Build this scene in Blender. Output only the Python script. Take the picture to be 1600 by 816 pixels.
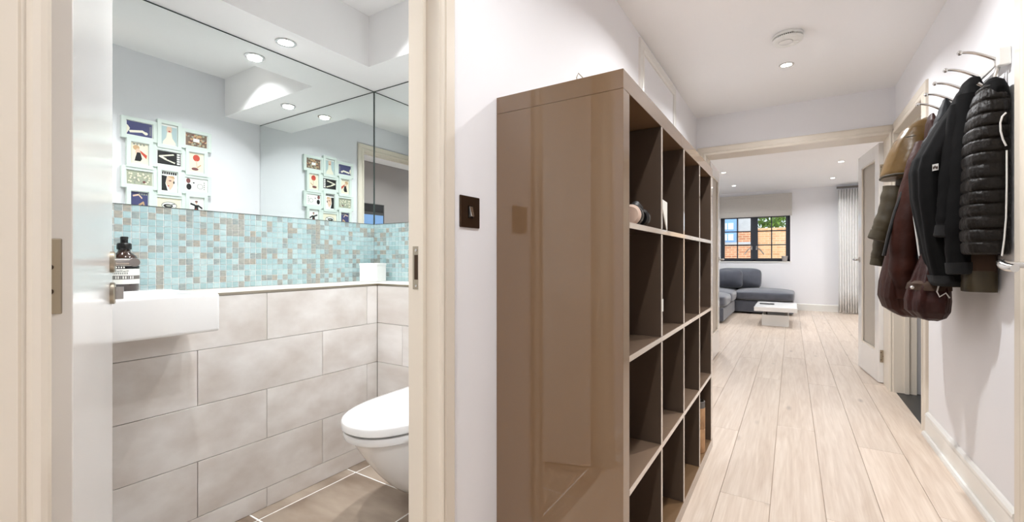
import bpy, bmesh, math, random
from mathutils import Vector, Matrix
random.seed(7)
for o in list(bpy.data.objects): bpy.data.objects.remove(o)
scn = bpy.context.scene
C = scn.collection
PI = math.pi

# ------------------------------------------------------------------ camera
F_PX, YAW, V0, CAM_H = 691.06, math.radians(32.311), 404.5, 1.0082
cam_d = bpy.data.cameras.new('camera')
cam = bpy.data.objects.new('camera', cam_d); C.objects.link(cam)
cam.location = (0, 0, CAM_H); cam.rotation_euler = (PI/2, 0, YAW)
cam_d.sensor_width = 36; cam_d.lens = 36*F_PX/1600; cam_d.shift_y = -3.5/1600
cam_d.clip_start = .02
scn.camera = cam

# ------------------------------------------------------------------ world, sun, exposure
scn.view_settings.view_transform = 'Standard'
scn.view_settings.look = 'None'
scn.view_settings.exposure = 0.34
scn.view_settings.gamma = 1
scn.view_settings.use_curve_mapping = False
w = bpy.data.worlds.new('world'); scn.world = w; w.use_nodes = True
bg = w.node_tree.nodes['Background']; bg.inputs[0].default_value = (.80, .90, 1, 1); bg.inputs[1].default_value = 1.7
sd = bpy.data.lights.new('sun', 'SUN'); sd.energy = 3.0; sd.angle = math.radians(1.5); sd.color = (1, .93, .82)
sun = bpy.data.objects.new('sun', sd); C.objects.link(sun)
sun.location = (0, -5, 9); sun.rotation_euler = (math.radians(48), 0, math.radians(-24))
LAMP = dict(hall=12.0, bath=1.7, bath_top=5.4, living=9.0, utility=1.2)      # watts of each downlight

# ------------------------------------------------------------------ measures of the flat (metres)
XL, XR, YE, ZC = -.7478, .6624, 4.39, 2.314          # hall: left wall, right wall, end wall, ceiling
XO = -.8245                                          # bathroom side of the hall wall
XT, YT, ZL = -1.8008, 1.5518, .8825                  # tiled boxing front and ledge height
XM, YM, ZS, ZMB = -2.064, 1.755, 1.986, 1.208        # mirrors: planes, top (= soffit), bottom
XS, YS, ZB = -1.825, 1.516, 2.245                    # soffit edge, bathroom ceiling
DJ0, DJ1, DTOP = .150, .826, 1.985                   # bathroom doorway
YW, ZLV = 10.33, 2.385                               # living room far wall, ceiling
YE2 = 4.60

# ------------------------------------------------------------------ materials
def lin(c):
    return tuple((x/255/12.92 if x/255 <= .04045 else ((x/255+.055)/1.055)**2.4) for x in c) + (1,)
MATS = {}
def mat(name, rgb, rough=.6, metal=0, coat=0, spec=.5, var=0, scale=6, bump=0, bscale=60, stretch=(1,1,1), rgb2=None, sheen=0, objrand=0, coat_rough=.03, detail=4):
    m = bpy.data.materials.new(name); m.use_nodes = True
    nt = m.node_tree; b = nt.nodes['Principled BSDF']
    col = lin(rgb)
    b.inputs['Base Color'].default_value = col
    b.inputs['Roughness'].default_value = rough; b.inputs['Metallic'].default_value = metal
    b.inputs['Coat Weight'].default_value = coat; b.inputs['Coat Roughness'].default_value = coat_rough
    b.inputs['Specular IOR Level'].default_value = spec
    if sheen: b.inputs['Sheen Weight'].default_value = sheen
    tc = nt.nodes.new('ShaderNodeTexCoord'); mp = nt.nodes.new('ShaderNodeMapping')
    mp.inputs['Scale'].default_value = stretch
    nt.links.new(tc.outputs['Object'], mp.inputs['Vector'])
    vec = mp.outputs['Vector']
    if objrand:
        oi = nt.nodes.new('ShaderNodeObjectInfo'); mu = nt.nodes.new('ShaderNodeMath'); mu.operation = 'MULTIPLY'; mu.inputs[1].default_value = 37
        nt.links.new(oi.outputs['Random'], mu.inputs[0])
        ad = nt.nodes.new('ShaderNodeVectorMath'); ad.operation = 'ADD'
        nt.links.new(vec, ad.inputs[0]); nt.links.new(mu.outputs[0], ad.inputs[1]); vec = ad.outputs[0]
    if var or rgb2:
        n = nt.nodes.new('ShaderNodeTexNoise'); n.inputs['Scale'].default_value = scale; n.inputs['Detail'].default_value = detail
        nt.links.new(vec, n.inputs['Vector'])
        r = nt.nodes.new('ShaderNodeValToRGB'); r.color_ramp.elements[0].position = .32; r.color_ramp.elements[1].position = .68
        c2 = lin(rgb2) if rgb2 else tuple(x*(1-var) for x in col[:3])+(1,)
        r.color_ramp.elements[0].color = c2; r.color_ramp.elements[1].color = col
        nt.links.new(n.outputs['Fac'], r.inputs['Fac'])
        out = r.outputs['Color']
        if objrand:
            hs = nt.nodes.new('ShaderNodeHueSaturation'); mr = nt.nodes.new('ShaderNodeMapRange')
            mr.inputs['To Min'].default_value = 1-objrand; mr.inputs['To Max'].default_value = 1+objrand*.6
            nt.links.new(oi.outputs['Random'], mr.inputs['Value']); nt.links.new(mr.outputs[0], hs.inputs['Value']); nt.links.new(out, hs.inputs['Color']); out = hs.outputs['Color']
        nt.links.new(out, b.inputs['Base Color'])
    if bump:
        n2 = nt.nodes.new('ShaderNodeTexNoise'); n2.inputs['Scale'].default_value = bscale; n2.inputs['Detail'].default_value = 3
        nt.links.new(vec, n2.inputs['Vector'])
        bp = nt.nodes.new('ShaderNodeBump'); bp.inputs['Strength'].default_value = bump; bp.inputs['Distance'].default_value = .01
        nt.links.new(n2.outputs['Fac'], bp.inputs['Height']); nt.links.new(bp.outputs[0], b.inputs['Normal'])
    MATS[name] = m
    return m
def emit(name, rgb, s):
    m = bpy.data.materials.new(name); m.use_nodes = True
    b = m.node_tree.nodes['Principled BSDF']; b.inputs['Base Color'].default_value = lin(rgb)
    b.inputs['Emission Color'].default_value = lin(rgb); b.inputs['Emission Strength'].default_value = s
    MATS[name] = m
mat('wall', (243,242,244), .75, var=.015, scale=3)
mat('wall_bath', (229,229,232), .7, var=.015, scale=3)
mat('ceiling', (247,246,246), .85)
mat('trim', (225,215,200), .32, coat=.15, bump=.02, bscale=25)
mat('trim_white', (238,236,230), .3, coat=.2)
mat('door', (232,229,226), .22, coat=.35, coat_rough=.12)
mat('shaded_wall', (150,143,140), .7)  # hall wall with the dimness of the near end put into its colour
mat('plaster_core', (225,222,220), .8)
mat('joint', (150,122,98), .9)
mat('grout', (205,200,192), .9)
mat('grout_dark', (150,142,134), .9)
mat('grout_white', (248,247,244), .8)
mat('wall_tile', (240,236,232), .33, rgb2=(214,205,197), scale=2.6, stretch=(1,2.2,3.2), objrand=.03, detail=9, bump=.03, bscale=30)
mat('floor_tile', (178,163,147), .38, rgb2=(128,110,94), scale=2.6, stretch=(1,2.5,1), objrand=.05, detail=9)
mat('ceramic', (244,244,243), .12, coat=.6)
mat('chrome', (205,203,200), .16, metal=1)
mat('steel', (176,166,150), .34, metal=1)
mat('bronze', (74,56,42), .3, metal=.7)
mat('black_rubber', (18,17,16), .5)
mat('black_plastic', (16,15,15), .25)
mat('amber', (48,26,14), .08, coat=.6)
mat('paper', (236,234,226), .7)
mat('cream_paper', (226,219,200), .7)
mat('smoke_white', (236,236,232), .45)
mat('slot_dark', (60,58,55), .6)
mat('taupe_gloss', (118,91,64), .5, coat=1, coat_rough=.008, spec=.2).node_tree.nodes['Principled BSDF'].inputs['Coat IOR'].default_value = 1.75
mat('taupe_edge', (132,110,92), .16, coat=1, coat_rough=.04, spec=.7)
mat('cork', (186,144,104), .7, var=.2, scale=40)
mat('grey_felt', (110,105,100), .9)
mat('frame_mint', (212,222,215), .4)
mat('sofa', (86,89,99), .85, var=.22, scale=9, bump=.1, bscale=180, sheen=.5)
mat('cushion', (70,73,84), .85, var=.2, scale=9, bump=.1, bscale=180, sheen=.5)
mat('table_white', (240,239,236), .25, coat=.4)
mat('curtain', (240,239,236), .85, var=.05, scale=20, bump=.05, bscale=200)
mat('blind', (205,200,193), .9, var=.06, scale=60)
mat('window_grey', (52,57,66), .4)
mat('pot', (176,168,162), .6, var=.1)
mat('slate', (62,60,58), .4, var=.2)
mat('grey_cloth', (120,117,112), .8)
mat('render_grey', (186,186,190), .8, var=.15, scale=4)
mat('blue_paint', (120,158,205), .5)
mat('leaf', (132,170,60), .6, var=.4, scale=8)
mat('bark', (90,70,52), .9)
mat('ground', (150,148,142), .9, var=.15)
mat('quilt', (22,17,12), .5, spec=.22, bump=.8, bscale=30, var=.25, scale=14)
mat('black_fleece', (9,8,8), .85, spec=.14, var=.2, scale=30, bump=.7, bscale=9)
mat('black_knit', (8,7,7), .95, bump=.1, bscale=300)
mat('brown_wool', (62,40,22), .85, var=.3, scale=18, bump=.3, bscale=30)
mat('maroon', (56,25,16), .5, spec=.2, var=.45, scale=7, bump=.9, bscale=11)
mat('olive', (104,76,26), .40, var=.3, scale=6, bump=.8, bscale=10)
mat('olive_dark', (60,50,28), .6, var=.3, scale=8, bump=.7, bscale=12)
mat('navy', (15,16,20), .6, spec=.2, var=.25, scale=12)
mat('tweed', (128,112,82), .9, var=.4, scale=70)
mat('piping', (214,212,208), .5)
mat('burgundy', (54,19,13), .5, spec=.25, var=.55, scale=6, bump=.9, bscale=14)
emit('lamp_glow', (255,250,240), 14)
# aqua mosaic glasses
MOS = []
for i, (a, b_) in enumerate([((165,194,196),(183,206,207)), ((175,202,203),(193,212,212)), ((154,186,188),(172,197,198)), ((176,177,168),(148,152,146)), ((182,173,158),(150,152,144)), ((140,152,151),(168,177,173)), ((180,203,205),(162,192,196))]):
    mat('mosaic%d' % i, a, .12, rgb2=b_, scale=55, stretch=(1,1,2.4), objrand=.04, coat=.3); MOS.append('mosaic%d' % i)
# oak planks
def oak(name):
    m = mat(name, (222,195,168), .34, objrand=0); nt = m.node_tree; b = nt.nodes['Principled BSDF']
    N = nt.nodes.new; L = nt.links.new
    tc = N('ShaderNodeTexCoord'); oi = N('ShaderNodeObjectInfo')
    mu = N('ShaderNodeMath'); mu.operation = 'MULTIPLY'; mu.inputs[1].default_value = 53; L(oi.outputs['Random'], mu.inputs[0])
    ad = N('ShaderNodeVectorMath'); L(tc.outputs['Object'], ad.inputs[0]); L(mu.outputs[0], ad.inputs[1])
    mp = N('ShaderNodeMapping'); mp.inputs['Scale'].default_value = (9, .55, 4); L(ad.outputs[0], mp.inputs[0])
    n = N('ShaderNodeTexNoise'); n.inputs['Scale'].default_value = 3.2; n.inputs['Detail'].default_value = 8; n.inputs['Distortion'].default_value = 1.1; L(mp.outputs[0], n.inputs[0])
    r = N('ShaderNodeValToRGB'); e = r.color_ramp.elements
    e[0].position = .28; e[0].color = lin((200,180,162)); e[1].position = .72; e[1].color = lin((222,206,190)); L(n.outputs[0], r.inputs[0])
    mp2 = N('ShaderNodeMapping'); mp2.inputs['Scale'].default_value = (90, 3, 30); L(ad.outputs[0], mp2.inputs[0])
    n2 = N('ShaderNodeTexNoise'); n2.inputs['Scale'].default_value = 2; n2.inputs['Detail'].default_value = 4; L(mp2.outputs[0], n2.inputs[0])
    # knots
    mp3 = N('ShaderNodeMapping'); mp3.inputs['Scale'].default_value = (5.5, 1.7, 1); L(ad.outputs[0], mp3.inputs[0])
    v = N('ShaderNodeTexVoronoi'); v.inputs['Scale'].default_value = 1.15; L(mp3.outputs[0], v.inputs[0])
    kr = N('ShaderNodeValToRGB'); kr.color_ramp.elements[0].position = .015; kr.color_ramp.elements[0].color = (.45,.42,.40,1); kr.color_ramp.elements[1].position = .13; kr.color_ramp.elements[1].color = (1,1,1,1); L(v.outputs['Distance'], kr.inputs[0])
    mx = N('ShaderNodeMixRGB'); mx.blend_type = 'MULTIPLY'; mx.inputs[0].default_value = .75; L(r.outputs[0], mx.inputs[1]); L(kr.outputs[0], mx.inputs[2])
    gr = N('ShaderNodeMixRGB'); gr.blend_type = 'SOFT_LIGHT'; gr.inputs[0].default_value = .35; L(mx.outputs[0], gr.inputs[1]); L(n2.outputs[0], gr.inputs[2])
    hs = N('ShaderNodeHueSaturation'); mr = N('ShaderNodeMapRange'); mr.inputs['To Min'].default_value = .92; mr.inputs['To Max'].default_value = 1.05
    L(oi.outputs['Random'], mr.inputs[0]); L(mr.outputs[0], hs.inputs['Value']); L(gr.outputs[0], hs.inputs['Color']); L(hs.outputs[0], b.inputs['Base Color'])
    bp = N('ShaderNodeBump'); bp.inputs['Strength'].default_value = .06; bp.inputs['Distance'].default_value = .004; L(n2.outputs[0], bp.inputs['Height']); L(bp.outputs[0], b.inputs['Normal'])
oak('oak')
# brick of the house across the yard (too far away to tell bricks apart)
def brickmat(name, a, b2):
    m = mat(name, a, .9); nt = m.node_tree; b = nt.nodes['Principled BSDF']
    tc = nt.nodes.new('ShaderNodeTexCoord'); mp = nt.nodes.new('ShaderNodeMapping'); mp.inputs['Rotation'].default_value = (PI/2, 0, 0)
    nt.links.new(tc.outputs['Object'], mp.inputs[0])
    t = nt.nodes.new('ShaderNodeTexBrick'); t.inputs['Scale'].default_value = 1; t.inputs['Brick Width'].default_value = .22; t.inputs['Row Height'].default_value = .075; t.inputs['Mortar Size'].default_value = .010
    t.inputs['Color1'].default_value = lin(a); t.inputs['Color2'].default_value = lin(b2); t.inputs['Mortar'].default_value = lin((205,180,150))
    nt.links.new(mp.outputs[0], t.inputs[0]); nt.links.new(t.outputs[0], b.inputs['Base Color'])
brickmat('brick_red', (176,112,82), (200,138,102)); brickmat('brick_tan', (196,146,104), (216,170,126))
def mirror_mat():
    m = mat('mirror', (240,244,243), .0, metal=1)
mirror_mat()
def glass_mat():
    m = bpy.data.materials.new('glass'); m.use_nodes = True; nt = m.node_tree
    for n in list(nt.nodes):
        if n.type == 'BSDF_PRINCIPLED': nt.nodes.remove(n)
    t = nt.nodes.new('ShaderNodeBsdfTransparent'); t.inputs[0].default_value = (.93,.95,.95,1)
    g = nt.nodes.new('ShaderNodeBsdfGlossy'); g.inputs['Roughness'].default_value = .01
    fr = nt.nodes.new('ShaderNodeFresnel'); fr.inputs[0].default_value = 1.45
    mx = nt.nodes.new('ShaderNodeMixShader'); out = [n for n in nt.nodes if n.type == 'OUTPUT_MATERIAL'][0]
    nt.links.new(fr.outputs[0], mx.inputs[0]); nt.links.new(t.outputs[0], mx.inputs[1]); nt.links.new(g.outputs[0], mx.inputs[2]); nt.links.new(mx.outputs[0], out.inputs[0])
    MATS['glass'] = m
glass_mat()
def frosted():
    m = mat('frosted', (222,214,204), .35); nt = m.node_tree; b = nt.nodes['Principled BSDF']
    t = nt.nodes.new('ShaderNodeBsdfTranslucent'); t.inputs[0].default_value = lin((232,226,218)); mx = nt.nodes.new('ShaderNodeMixShader'); mx.inputs[0].default_value = .45
    out = [n for n in nt.nodes if n.type == 'OUTPUT_MATERIAL'][0]
    nt.links.new(b.outputs[0], mx.inputs[1]); nt.links.new(t.outputs[0], mx.inputs[2]); nt.links.new(mx.outputs[0], out.inputs[0])
frosted()

# ------------------------------------------------------------------ helpers
def at(u, v, x=None, y=None, z=None):
    """world point seen at photo pixel (u, v) on a plane x=, y= or z=  (used to read measures off the photograph)"""
    t = (u-800)/F_PX; d = Vector((-math.sin(YAW)+t*math.cos(YAW), math.cos(YAW)+t*math.sin(YAW), (V0-v)/F_PX))
    s = x/d.x if x is not None else y/d.y if y is not None else (z-CAM_H)/d.z
    return d*s+Vector((0, 0, CAM_H))
class MB:
    def __init__(s): s.v = []; s.f = []; s.mi = []; s.sm = []
    def add(s, vs, fs, mi=0, smooth=False):
        o = len(s.v); s.v += [tuple(p) for p in vs]
        for f in fs: s.f.append([i+o for i in f]); s.mi.append(mi); s.sm.append(smooth)
        return s
    def box(s, x0, x1, y0, y1, z0, z1, mi=0):
        return s.add([(x0,y0,z0),(x1,y0,z0),(x1,y1,z0),(x0,y1,z0),(x0,y0,z1),(x1,y0,z1),(x1,y1,z1),(x0,y1,z1)],
                     [(0,3,2,1),(4,5,6,7),(0,1,5,4),(1,2,6,5),(2,3,7,6),(3,0,4,7)], mi)
    def loft(s, rings, mi=0, smooth=True, cap0=True, cap1=True, closed=True):
        n = len(rings[0]); vs = [p for r in rings for p in r]; fs = []
        for i in range(len(rings)-1):
            for j in range(n if closed else n-1):
                k = (j+1) % n; fs.append((i*n+j, i*n+k, (i+1)*n+k, (i+1)*n+j))
        if cap0 and closed: fs.append(tuple(range(n))[::-1])
        if cap1 and closed: fs.append(tuple(range((len(rings)-1)*n, len(rings)*n)))
        return s.add(vs, fs, mi, smooth)
    def tube(s, pts, r, n=10, mi=0, flat=1.0):
        pts = [Vector(p) for p in pts]; rr = r if isinstance(r, (list, tuple)) else [r]*len(pts); rings = []
        up = None
        for i, p in enumerate(pts):
            t = (pts[min(i+1, len(pts)-1)]-pts[max(i-1, 0)]).normalized()
            if up is None: up = Vector((0,0,1)) if abs(t.z) < .9 else Vector((0,1,0))
            a = t.cross(up).normalized(); b = a.cross(t).normalized(); up = b
            rings.append([p+a*(math.cos(q)*rr[i])+b*(math.sin(q)*rr[i]*flat) for q in [2*PI*k/n for k in range(n)]])
        return s.loft(rings, mi)
    def lathe(s, prof, c=(0,0,0), n=24, mi=0, axis='z'):
        rings = []
        for r, h in prof:
            ring = []
            for k in range(n):
                q = 2*PI*k/n; a, b = r*math.cos(q), r*math.sin(q)
                p = {'z': (a, b, h), 'x': (h, a, b), 'y': (b, h, a)}[axis]
                ring.append((p[0]+c[0], p[1]+c[1], p[2]+c[2]))
            rings.append(ring)
        return s.loft(rings, mi)
    def prism(s, poly, mapf, d0, d1, mi=0):      # poly in (a, b); mapf(a, b, d) -> xyz
        n = len(poly); vs = [mapf(a, b, d0) for a, b in poly]+[mapf(a, b, d1) for a, b in poly]
        fs = [tuple(range(n))[::-1], tuple(range(n, 2*n))]+[(i, (i+1) % n, n+(i+1) % n, n+i) for i in range(n)]
        return s.add(vs, fs, mi)
    def mesh(s, name, mats, sharp=35):
        me = bpy.data.meshes.new(name); me.from_pydata(s.v, [], s.f)
        for m in ([mats] if isinstance(mats, str) else mats): me.materials.append(MATS[m])
        for p, mi, sm in zip(me.polygons, s.mi, s.sm): p.material_index = mi; p.use_smooth = sm
        bm = bmesh.new(); bm.from_mesh(me); bmesh.ops.recalc_face_normals(bm, faces=bm.faces); bm.to_mesh(me); bm.free()
        if any(s.sm): me.set_sharp_from_angle(angle=math.radians(sharp))
        me.update(); return me
    def build(s, name, mats, parent=None, local=False, bevel=0, seg=2, subsurf=0, sharp=35, origin=None):
        if origin is not None: s.v = [(p[0]-origin[0], p[1]-origin[1], p[2]-origin[2]) for p in s.v]
        o = bpy.data.objects.new(name, s.mesh(name, mats, sharp)); C.objects.link(o)
        if origin is not None: o.location = origin
        if bevel:
            b = o.modifiers.new('bevel', 'BEVEL'); b.width = bevel; b.segments = seg; b.limit_method = 'ANGLE'; b.angle_limit = math.radians(40)
        if subsurf:
            q = o.modifiers.new('sub', 'SUBSURF'); q.levels = subsurf; q.render_levels = subsurf
        if parent: adopt(o, parent, local)
        return o
def adopt(o, p, local=False):
    o.parent = p
    if not local: o.matrix_parent_inverse = p.matrix_basis.inverted()
def tag(o, label, cat, group=None, kind=None):
    o['label'] = label; o['category'] = cat
    if group: o['group'] = group
    if kind: o['kind'] = kind
    return o
def thing(name, loc, label, cat, group=None, kind=None, rz=0):
    o = bpy.data.objects.new(name, None); o.empty_display_size = .05; C.objects.link(o); o.location = loc; o.rotation_euler = (0,0,rz)
    o.matrix_basis = Matrix.Translation(loc) @ Matrix.Rotation(rz, 4, 'Z')
    return tag(o, label, cat, group, kind)
def struct(o, label, cat): return tag(o, label, cat, kind='structure')
BOXC = {}
def piece(name, x0, x1, y0, y1, z0, z1, m, parent, bev=.001):
    """one tile/plank: a chamfered box whose mesh is shared with pieces of the same size"""
    sx, sy, sz = x1-x0, y1-y0, z1-z0; k = (name, round(sx, 4), round(sy, 4), round(sz, 4), m)
    if k not in BOXC:
        bm = bmesh.new(); bmesh.ops.create_cube(bm, size=1)
        for v in bm.verts: v.co = Vector((v.co.x*sx, v.co.y*sy, v.co.z*sz))
        if bev: bmesh.ops.bevel(bm, geom=list(bm.edges), offset=bev, segments=1, affect='EDGES')
        me = bpy.data.meshes.new(name); bm.to_mesh(me); bm.free(); me.materials.append(MATS[m]); BOXC[k] = me
    o = bpy.data.objects.new(name, BOXC[k]); C.objects.link(o); o.location = ((x0+x1)/2, (y0+y1)/2, (z0+z1)/2)
    adopt(o, parent); return o
def rbox(mb_or_none, x0, x1, y0, y1, z0, z1): return MB().box(x0, x1, y0, y1, z0, z1)
def area_lamp(name, loc, power, size, parent=None, color=(.965,.98,1), spread=150):
    d = bpy.data.lights.new(name, 'AREA'); d.shape = 'DISK'; d.size = size; d.energy = power; d.color = color; d.spread = math.radians(spread)
    o = bpy.data.objects.new(name, d); C.objects.link(o); o.location = loc
    if parent: adopt(o, parent)
    return o
ARCH = [(0,0),(0,.013),(.004,.017),(.010,.019),(.016,.017),(.020,.011),(.024,.011),(.027,.014),(.056,.015),(.061,.012),(.063,0)]
def architrave(mb, M, a0, a1, zt, wd=.063, mi=0, z0=0):
    """moulded casing swept round an opening; M(a, z, d) maps along-wall, height, proud-of-wall"""
    k = wd/.063; paths = []
    for pw, d in ARCH:
        e = pw*k
        paths.append([M(a0-e, z0, d), M(a0-e, zt+e, d), M(a1+e, zt+e, d), M(a1+e, z0, d)])
    n = len(paths); vs = [p for q in paths for p in q]; fs = []
    for i in range(n-1):
        for j in range(3): fs.append((i*4+j, i*4+j+1, (i+1)*4+j+1, (i+1)*4+j))
    fs.append(tuple(i*4 for i in range(n))); fs.append(tuple(i*4+3 for i in range(n)))
    mb.add(vs, fs, mi)
SKIRT = [(0,0),(.020,0),(.020,.012),(.016,.020),(.015,.095),(.013,.102),(.017,.108),(.015,.120),(.008,.128),(0,.132)]
def skirting(name, M, a0, a1, label, m='trim_white', bead=True):
    mb = MB(); rings = []
    prof = ([(0,0),(.032,0),(.031,.010),(.026,.019),(.019,.022)] if bead else [(0,0),(.018,0)])+SKIRT[3:]
    mb.loft([[M(a, z, d) for d, z in prof] for a in (a0, a1)], 0, False)
    return struct(mb.build(name, m), label, 'skirting board')
def downlight(loc, label, power, group, rim=.045, lamp=True, col=(.965,.98,1), spread=150):
    t = thing('downlight', loc, label, 'downlight', group)
    x, y, z = loc
    MB().lathe([(rim*.70, 0), (rim*.72, -.004), (rim*.96, -.004), (rim, -.001), (rim, 0)], loc, 28).build('rim', 'chrome', t)
    MB().lathe([(.001, -.0005), (rim*.70, -.0005), (rim*.70, -.0025), (.001, -.0025)], loc, 24).build('lens', 'lamp_glow', t)
    if lamp: area_lamp('bulb', (x, y, z-.012), power, rim*1.3, t, col, spread)
    return t

# ================================================================== STRUCTURE
# ---- floor planks, hall and living room
floor = MB().box(-3.8, 2.4, YE2-.1, YW, -.05, -.008).box(XL-.005, XR+.12, -2.1, YE2-.05, -.05, -.008).build('floor', 'joint')
struct(floor, 'wide pale oak plank floor of hall and living room', 'floor')
PW = .1873; offs = {}
n0 = -21
for n in range(n0, 14):
    xa = -.0745+PW*n; xb = xa+PW
    hall = xb > XL and xa < XR
    if xb < -3.75 or xa > 2.35: continue
    y = (-2.1 if hall else YE2-.02); end = YW-.001
    seqs = {0: 3.12, -1: 2.10, -2: 2.9, 1: 4.3, 2: 3.0, 3: 2.35, 4: 3.35}
    first = seqs.get(n, 2+random.random()*1.9)
    cuts = [first-2.2*i for i in range(3, 0, -1)]+[first+2.2*i for i in range(0, 5)]
    cuts = [c for c in cuts if y+.15 < c < end-.15]; ys = [y]+cuts+[end]
    for a, b in zip(ys[:-1], ys[1:]):
        xa2, xb2 = xa, xb
        if b <= YE2+.01 or a < YE2-.05:
            xa2, xb2 = max(xa, XL-.004), min(xb, XR+.004)
        if xb2-xa2 < .01: continue
        piece('plank', xa2+.0006, xb2-.0006, a+.0006, b-.0006, -.02, 0, 'oak', floor, .0012)
# ---- bathroom floor
bf = struct(MB().box(XT-.02, XL-.002, -.2, YT+.02, -.05, -.0015).build('floor', 'grout_white'), 'brown stone tiled floor of the small bathroom', 'floor')
gx = [XT-.01, -1.740, -1.283, -.826, XL-.004]; gy = [-.2, .02, .47, .92, 1.371, YT+.01]
for a, b in zip(gx[:-1], gx[1:]):
    for c, d in zip(gy[:-1], gy[1:]):
        if a < -.827: piece('floor_tile', a+.0035, b-.0035, c+.0035, d-.0035, -.012, 0, 'floor_tile', bf, .001)
        elif d > DJ0 and c < DJ1: piece('floor_tile', a+.0022, b, max(c+.0022, DJ0), min(d-.0022, DJ1), -.012, 0, 'floor_tile', bf, .001)
# ---- hall shell
W = MB().box(XO, XL, -2.1, DJ0-.02, 0, ZC).box(XO, XL, DJ1+.02, YE, 0, ZC).box(XO, XL, DJ0-.02, DJ1+.02, DTOP+.02, ZC)
struct(W.build('wall_left', 'wall'), 'off-white hall wall with the bathroom doorway in it', 'wall')
RD0, RD1, RDT = 3.50, 4.360, 1.955        # doorway to the utility room
ND0, ND1 = 1.36, 2.135                    # near door on the right
W = MB().box(XR, XR+.12, .9, ND0-.02, 0, ZC).box(XR, XR+.12, ND0-.02, ND1+.02, 1.98, ZC).box(XR, XR+.12, ND1+.02, RD0-.02, 0, ZC).box(XR, XR+.12, RD0-.02, RD1+.02, RDT+.02, ZC).box(XR, XR+.12, RD1+.02, YE, 0, ZC)
struct(W.build('wall_right', 'wall'), 'off-white hall wall with the coat rack', 'wall')
struct(MB().box(XR, XR+.12, -2.1, .9, 0, ZC).build('wall_right', 'shaded_wall'), 'stretch of hall wall coloured darker for shade, opposite the bathroom doorway', 'wall')
struct(MB().box(XO, XR+.12, -2.2, -2.1, 0, ZC).build('wall_near', 'wall'), 'off-white wall closing the near end of the hall', 'wall')
LX0, LX1, LDT = -.665, .625, 1.955         # living room doorway
W = MB().box(-3.9, LX0-.02, YE, YE2, 0, ZLV).box(LX1+.02, 2.5, YE+.0, YE2, 0, ZLV).box(LX0-.02, LX1+.02, YE, YE2, LDT+.02, ZLV)
struct(W.build('wall_end', 'wall'), 'off-white wall at the end of the hall around the wide living room doorway', 'wall')
struct(MB().box(XO, XR+.12, -2.2, YE, ZC, ZC+.06).build('ceiling', 'ceiling'), 'smooth white hall ceiling', 'ceiling')
# ---- living room shell
WX0, WX1, WZ0, WZ1 = -1.283, -.026, .956, 2.10      # window opening
PX0, PX1 = 1.05, 2.25                                # garden door opening behind the curtain
W = MB().box(-3.9, WX0, YW, YW+.3, 0, ZLV).box(WX0, WX1, YW, YW+.3, 0, WZ0).box(WX0, WX1, YW, YW+.3, WZ1, ZLV).box(WX1, PX0, YW, YW+.3, 0, ZLV).box(PX0, PX1, YW, YW+.3, 2.1, ZLV).box(PX1, 2.5, YW, YW+.3, 0, ZLV)
struct(W.build('wall_back', 'wall'), 'white living room wall with the dark framed window', 'wall')
LW0, LW1 = 5.6, 9.6
W = MB().box(-3.9, -3.8, YE2, LW0, 0, ZLV).box(-3.9, -3.8, LW1, YW, 0, ZLV).box(-3.9, -3.8, LW0, LW1, 0, .5).box(-3.9, -3.8, LW0, LW1, 2.15, ZLV)
struct(W.build('wall_side', 'wall'), 'white living room side wall with a wide window opening beyond the sofa', 'wall')
struct(MB().box(2.4, 2.5, 5.6, YW, 0, ZLV).box(.80, .90, YE2, 5.6, 0, ZLV).box(.90, 2.5, 5.5, 5.6, 0, ZLV).build('wall_side', 'wall'), 'white living room wall beside the open glazed door', 'wall')
struct(MB().box(-3.9, 2.5, YE2-.2, YW+.3, ZLV, ZLV+.06).build('ceiling', 'ceiling'), 'bright white living room ceiling', 'ceiling')
# ---- bathroom shell
struct(MB().box(XM-.12, XM-.006, -.3, YM+.12, 0, ZB).build('wall_bathroom_mirror', 'plaster_core'), 'bathroom wall carrying the mosaic band and long mirror', 'wall')
struct(MB().box(XM, XO, YM+.006, YM+.12, 0, ZB).build('wall_bathroom_back', 'plaster_core'), 'bathroom wall behind the toilet carrying mosaic and mirror', 'wall')
struct(MB().box(XM, XO, -.30, -.20, 0, ZB).build('wall_bathroom_near', 'wall_bath'), 'pale bathroom wall behind the open door', 'wall')
struct(MB().box(XO-.006, XO, -.2, DJ0-.075, 0, ZB).box(XO-.006, XO, DJ1+.075, YM, 0, ZB).box(XO-.006, XO, DJ0-.075, DJ1+.075, DTOP+.075, ZB).build('wall_bathroom_inner', 'wall_bath'), 'pale blue-white bathroom wall where the collage frame hangs', 'wall')
struct(MB().box(XM, XO, -.3, YM+.1, ZB, ZB+.06).build('ceiling', 'ceiling'), 'white upper bathroom ceiling', 'ceiling')
S = MB(); poly = [(XM-.004,-.2),(XS,-.2),(XS,YS),(XO-.006,YS),(XO-.006,YM+.004),(XM-.004,YM+.004)]
S.prism(poly, lambda a, b, d: (a, b, d), ZS+.001, ZB)
struct(S.build('ceiling', 'ceiling'), 'white dropped soffit of downlights above the bathroom mirrors', 'ceiling')
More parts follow.
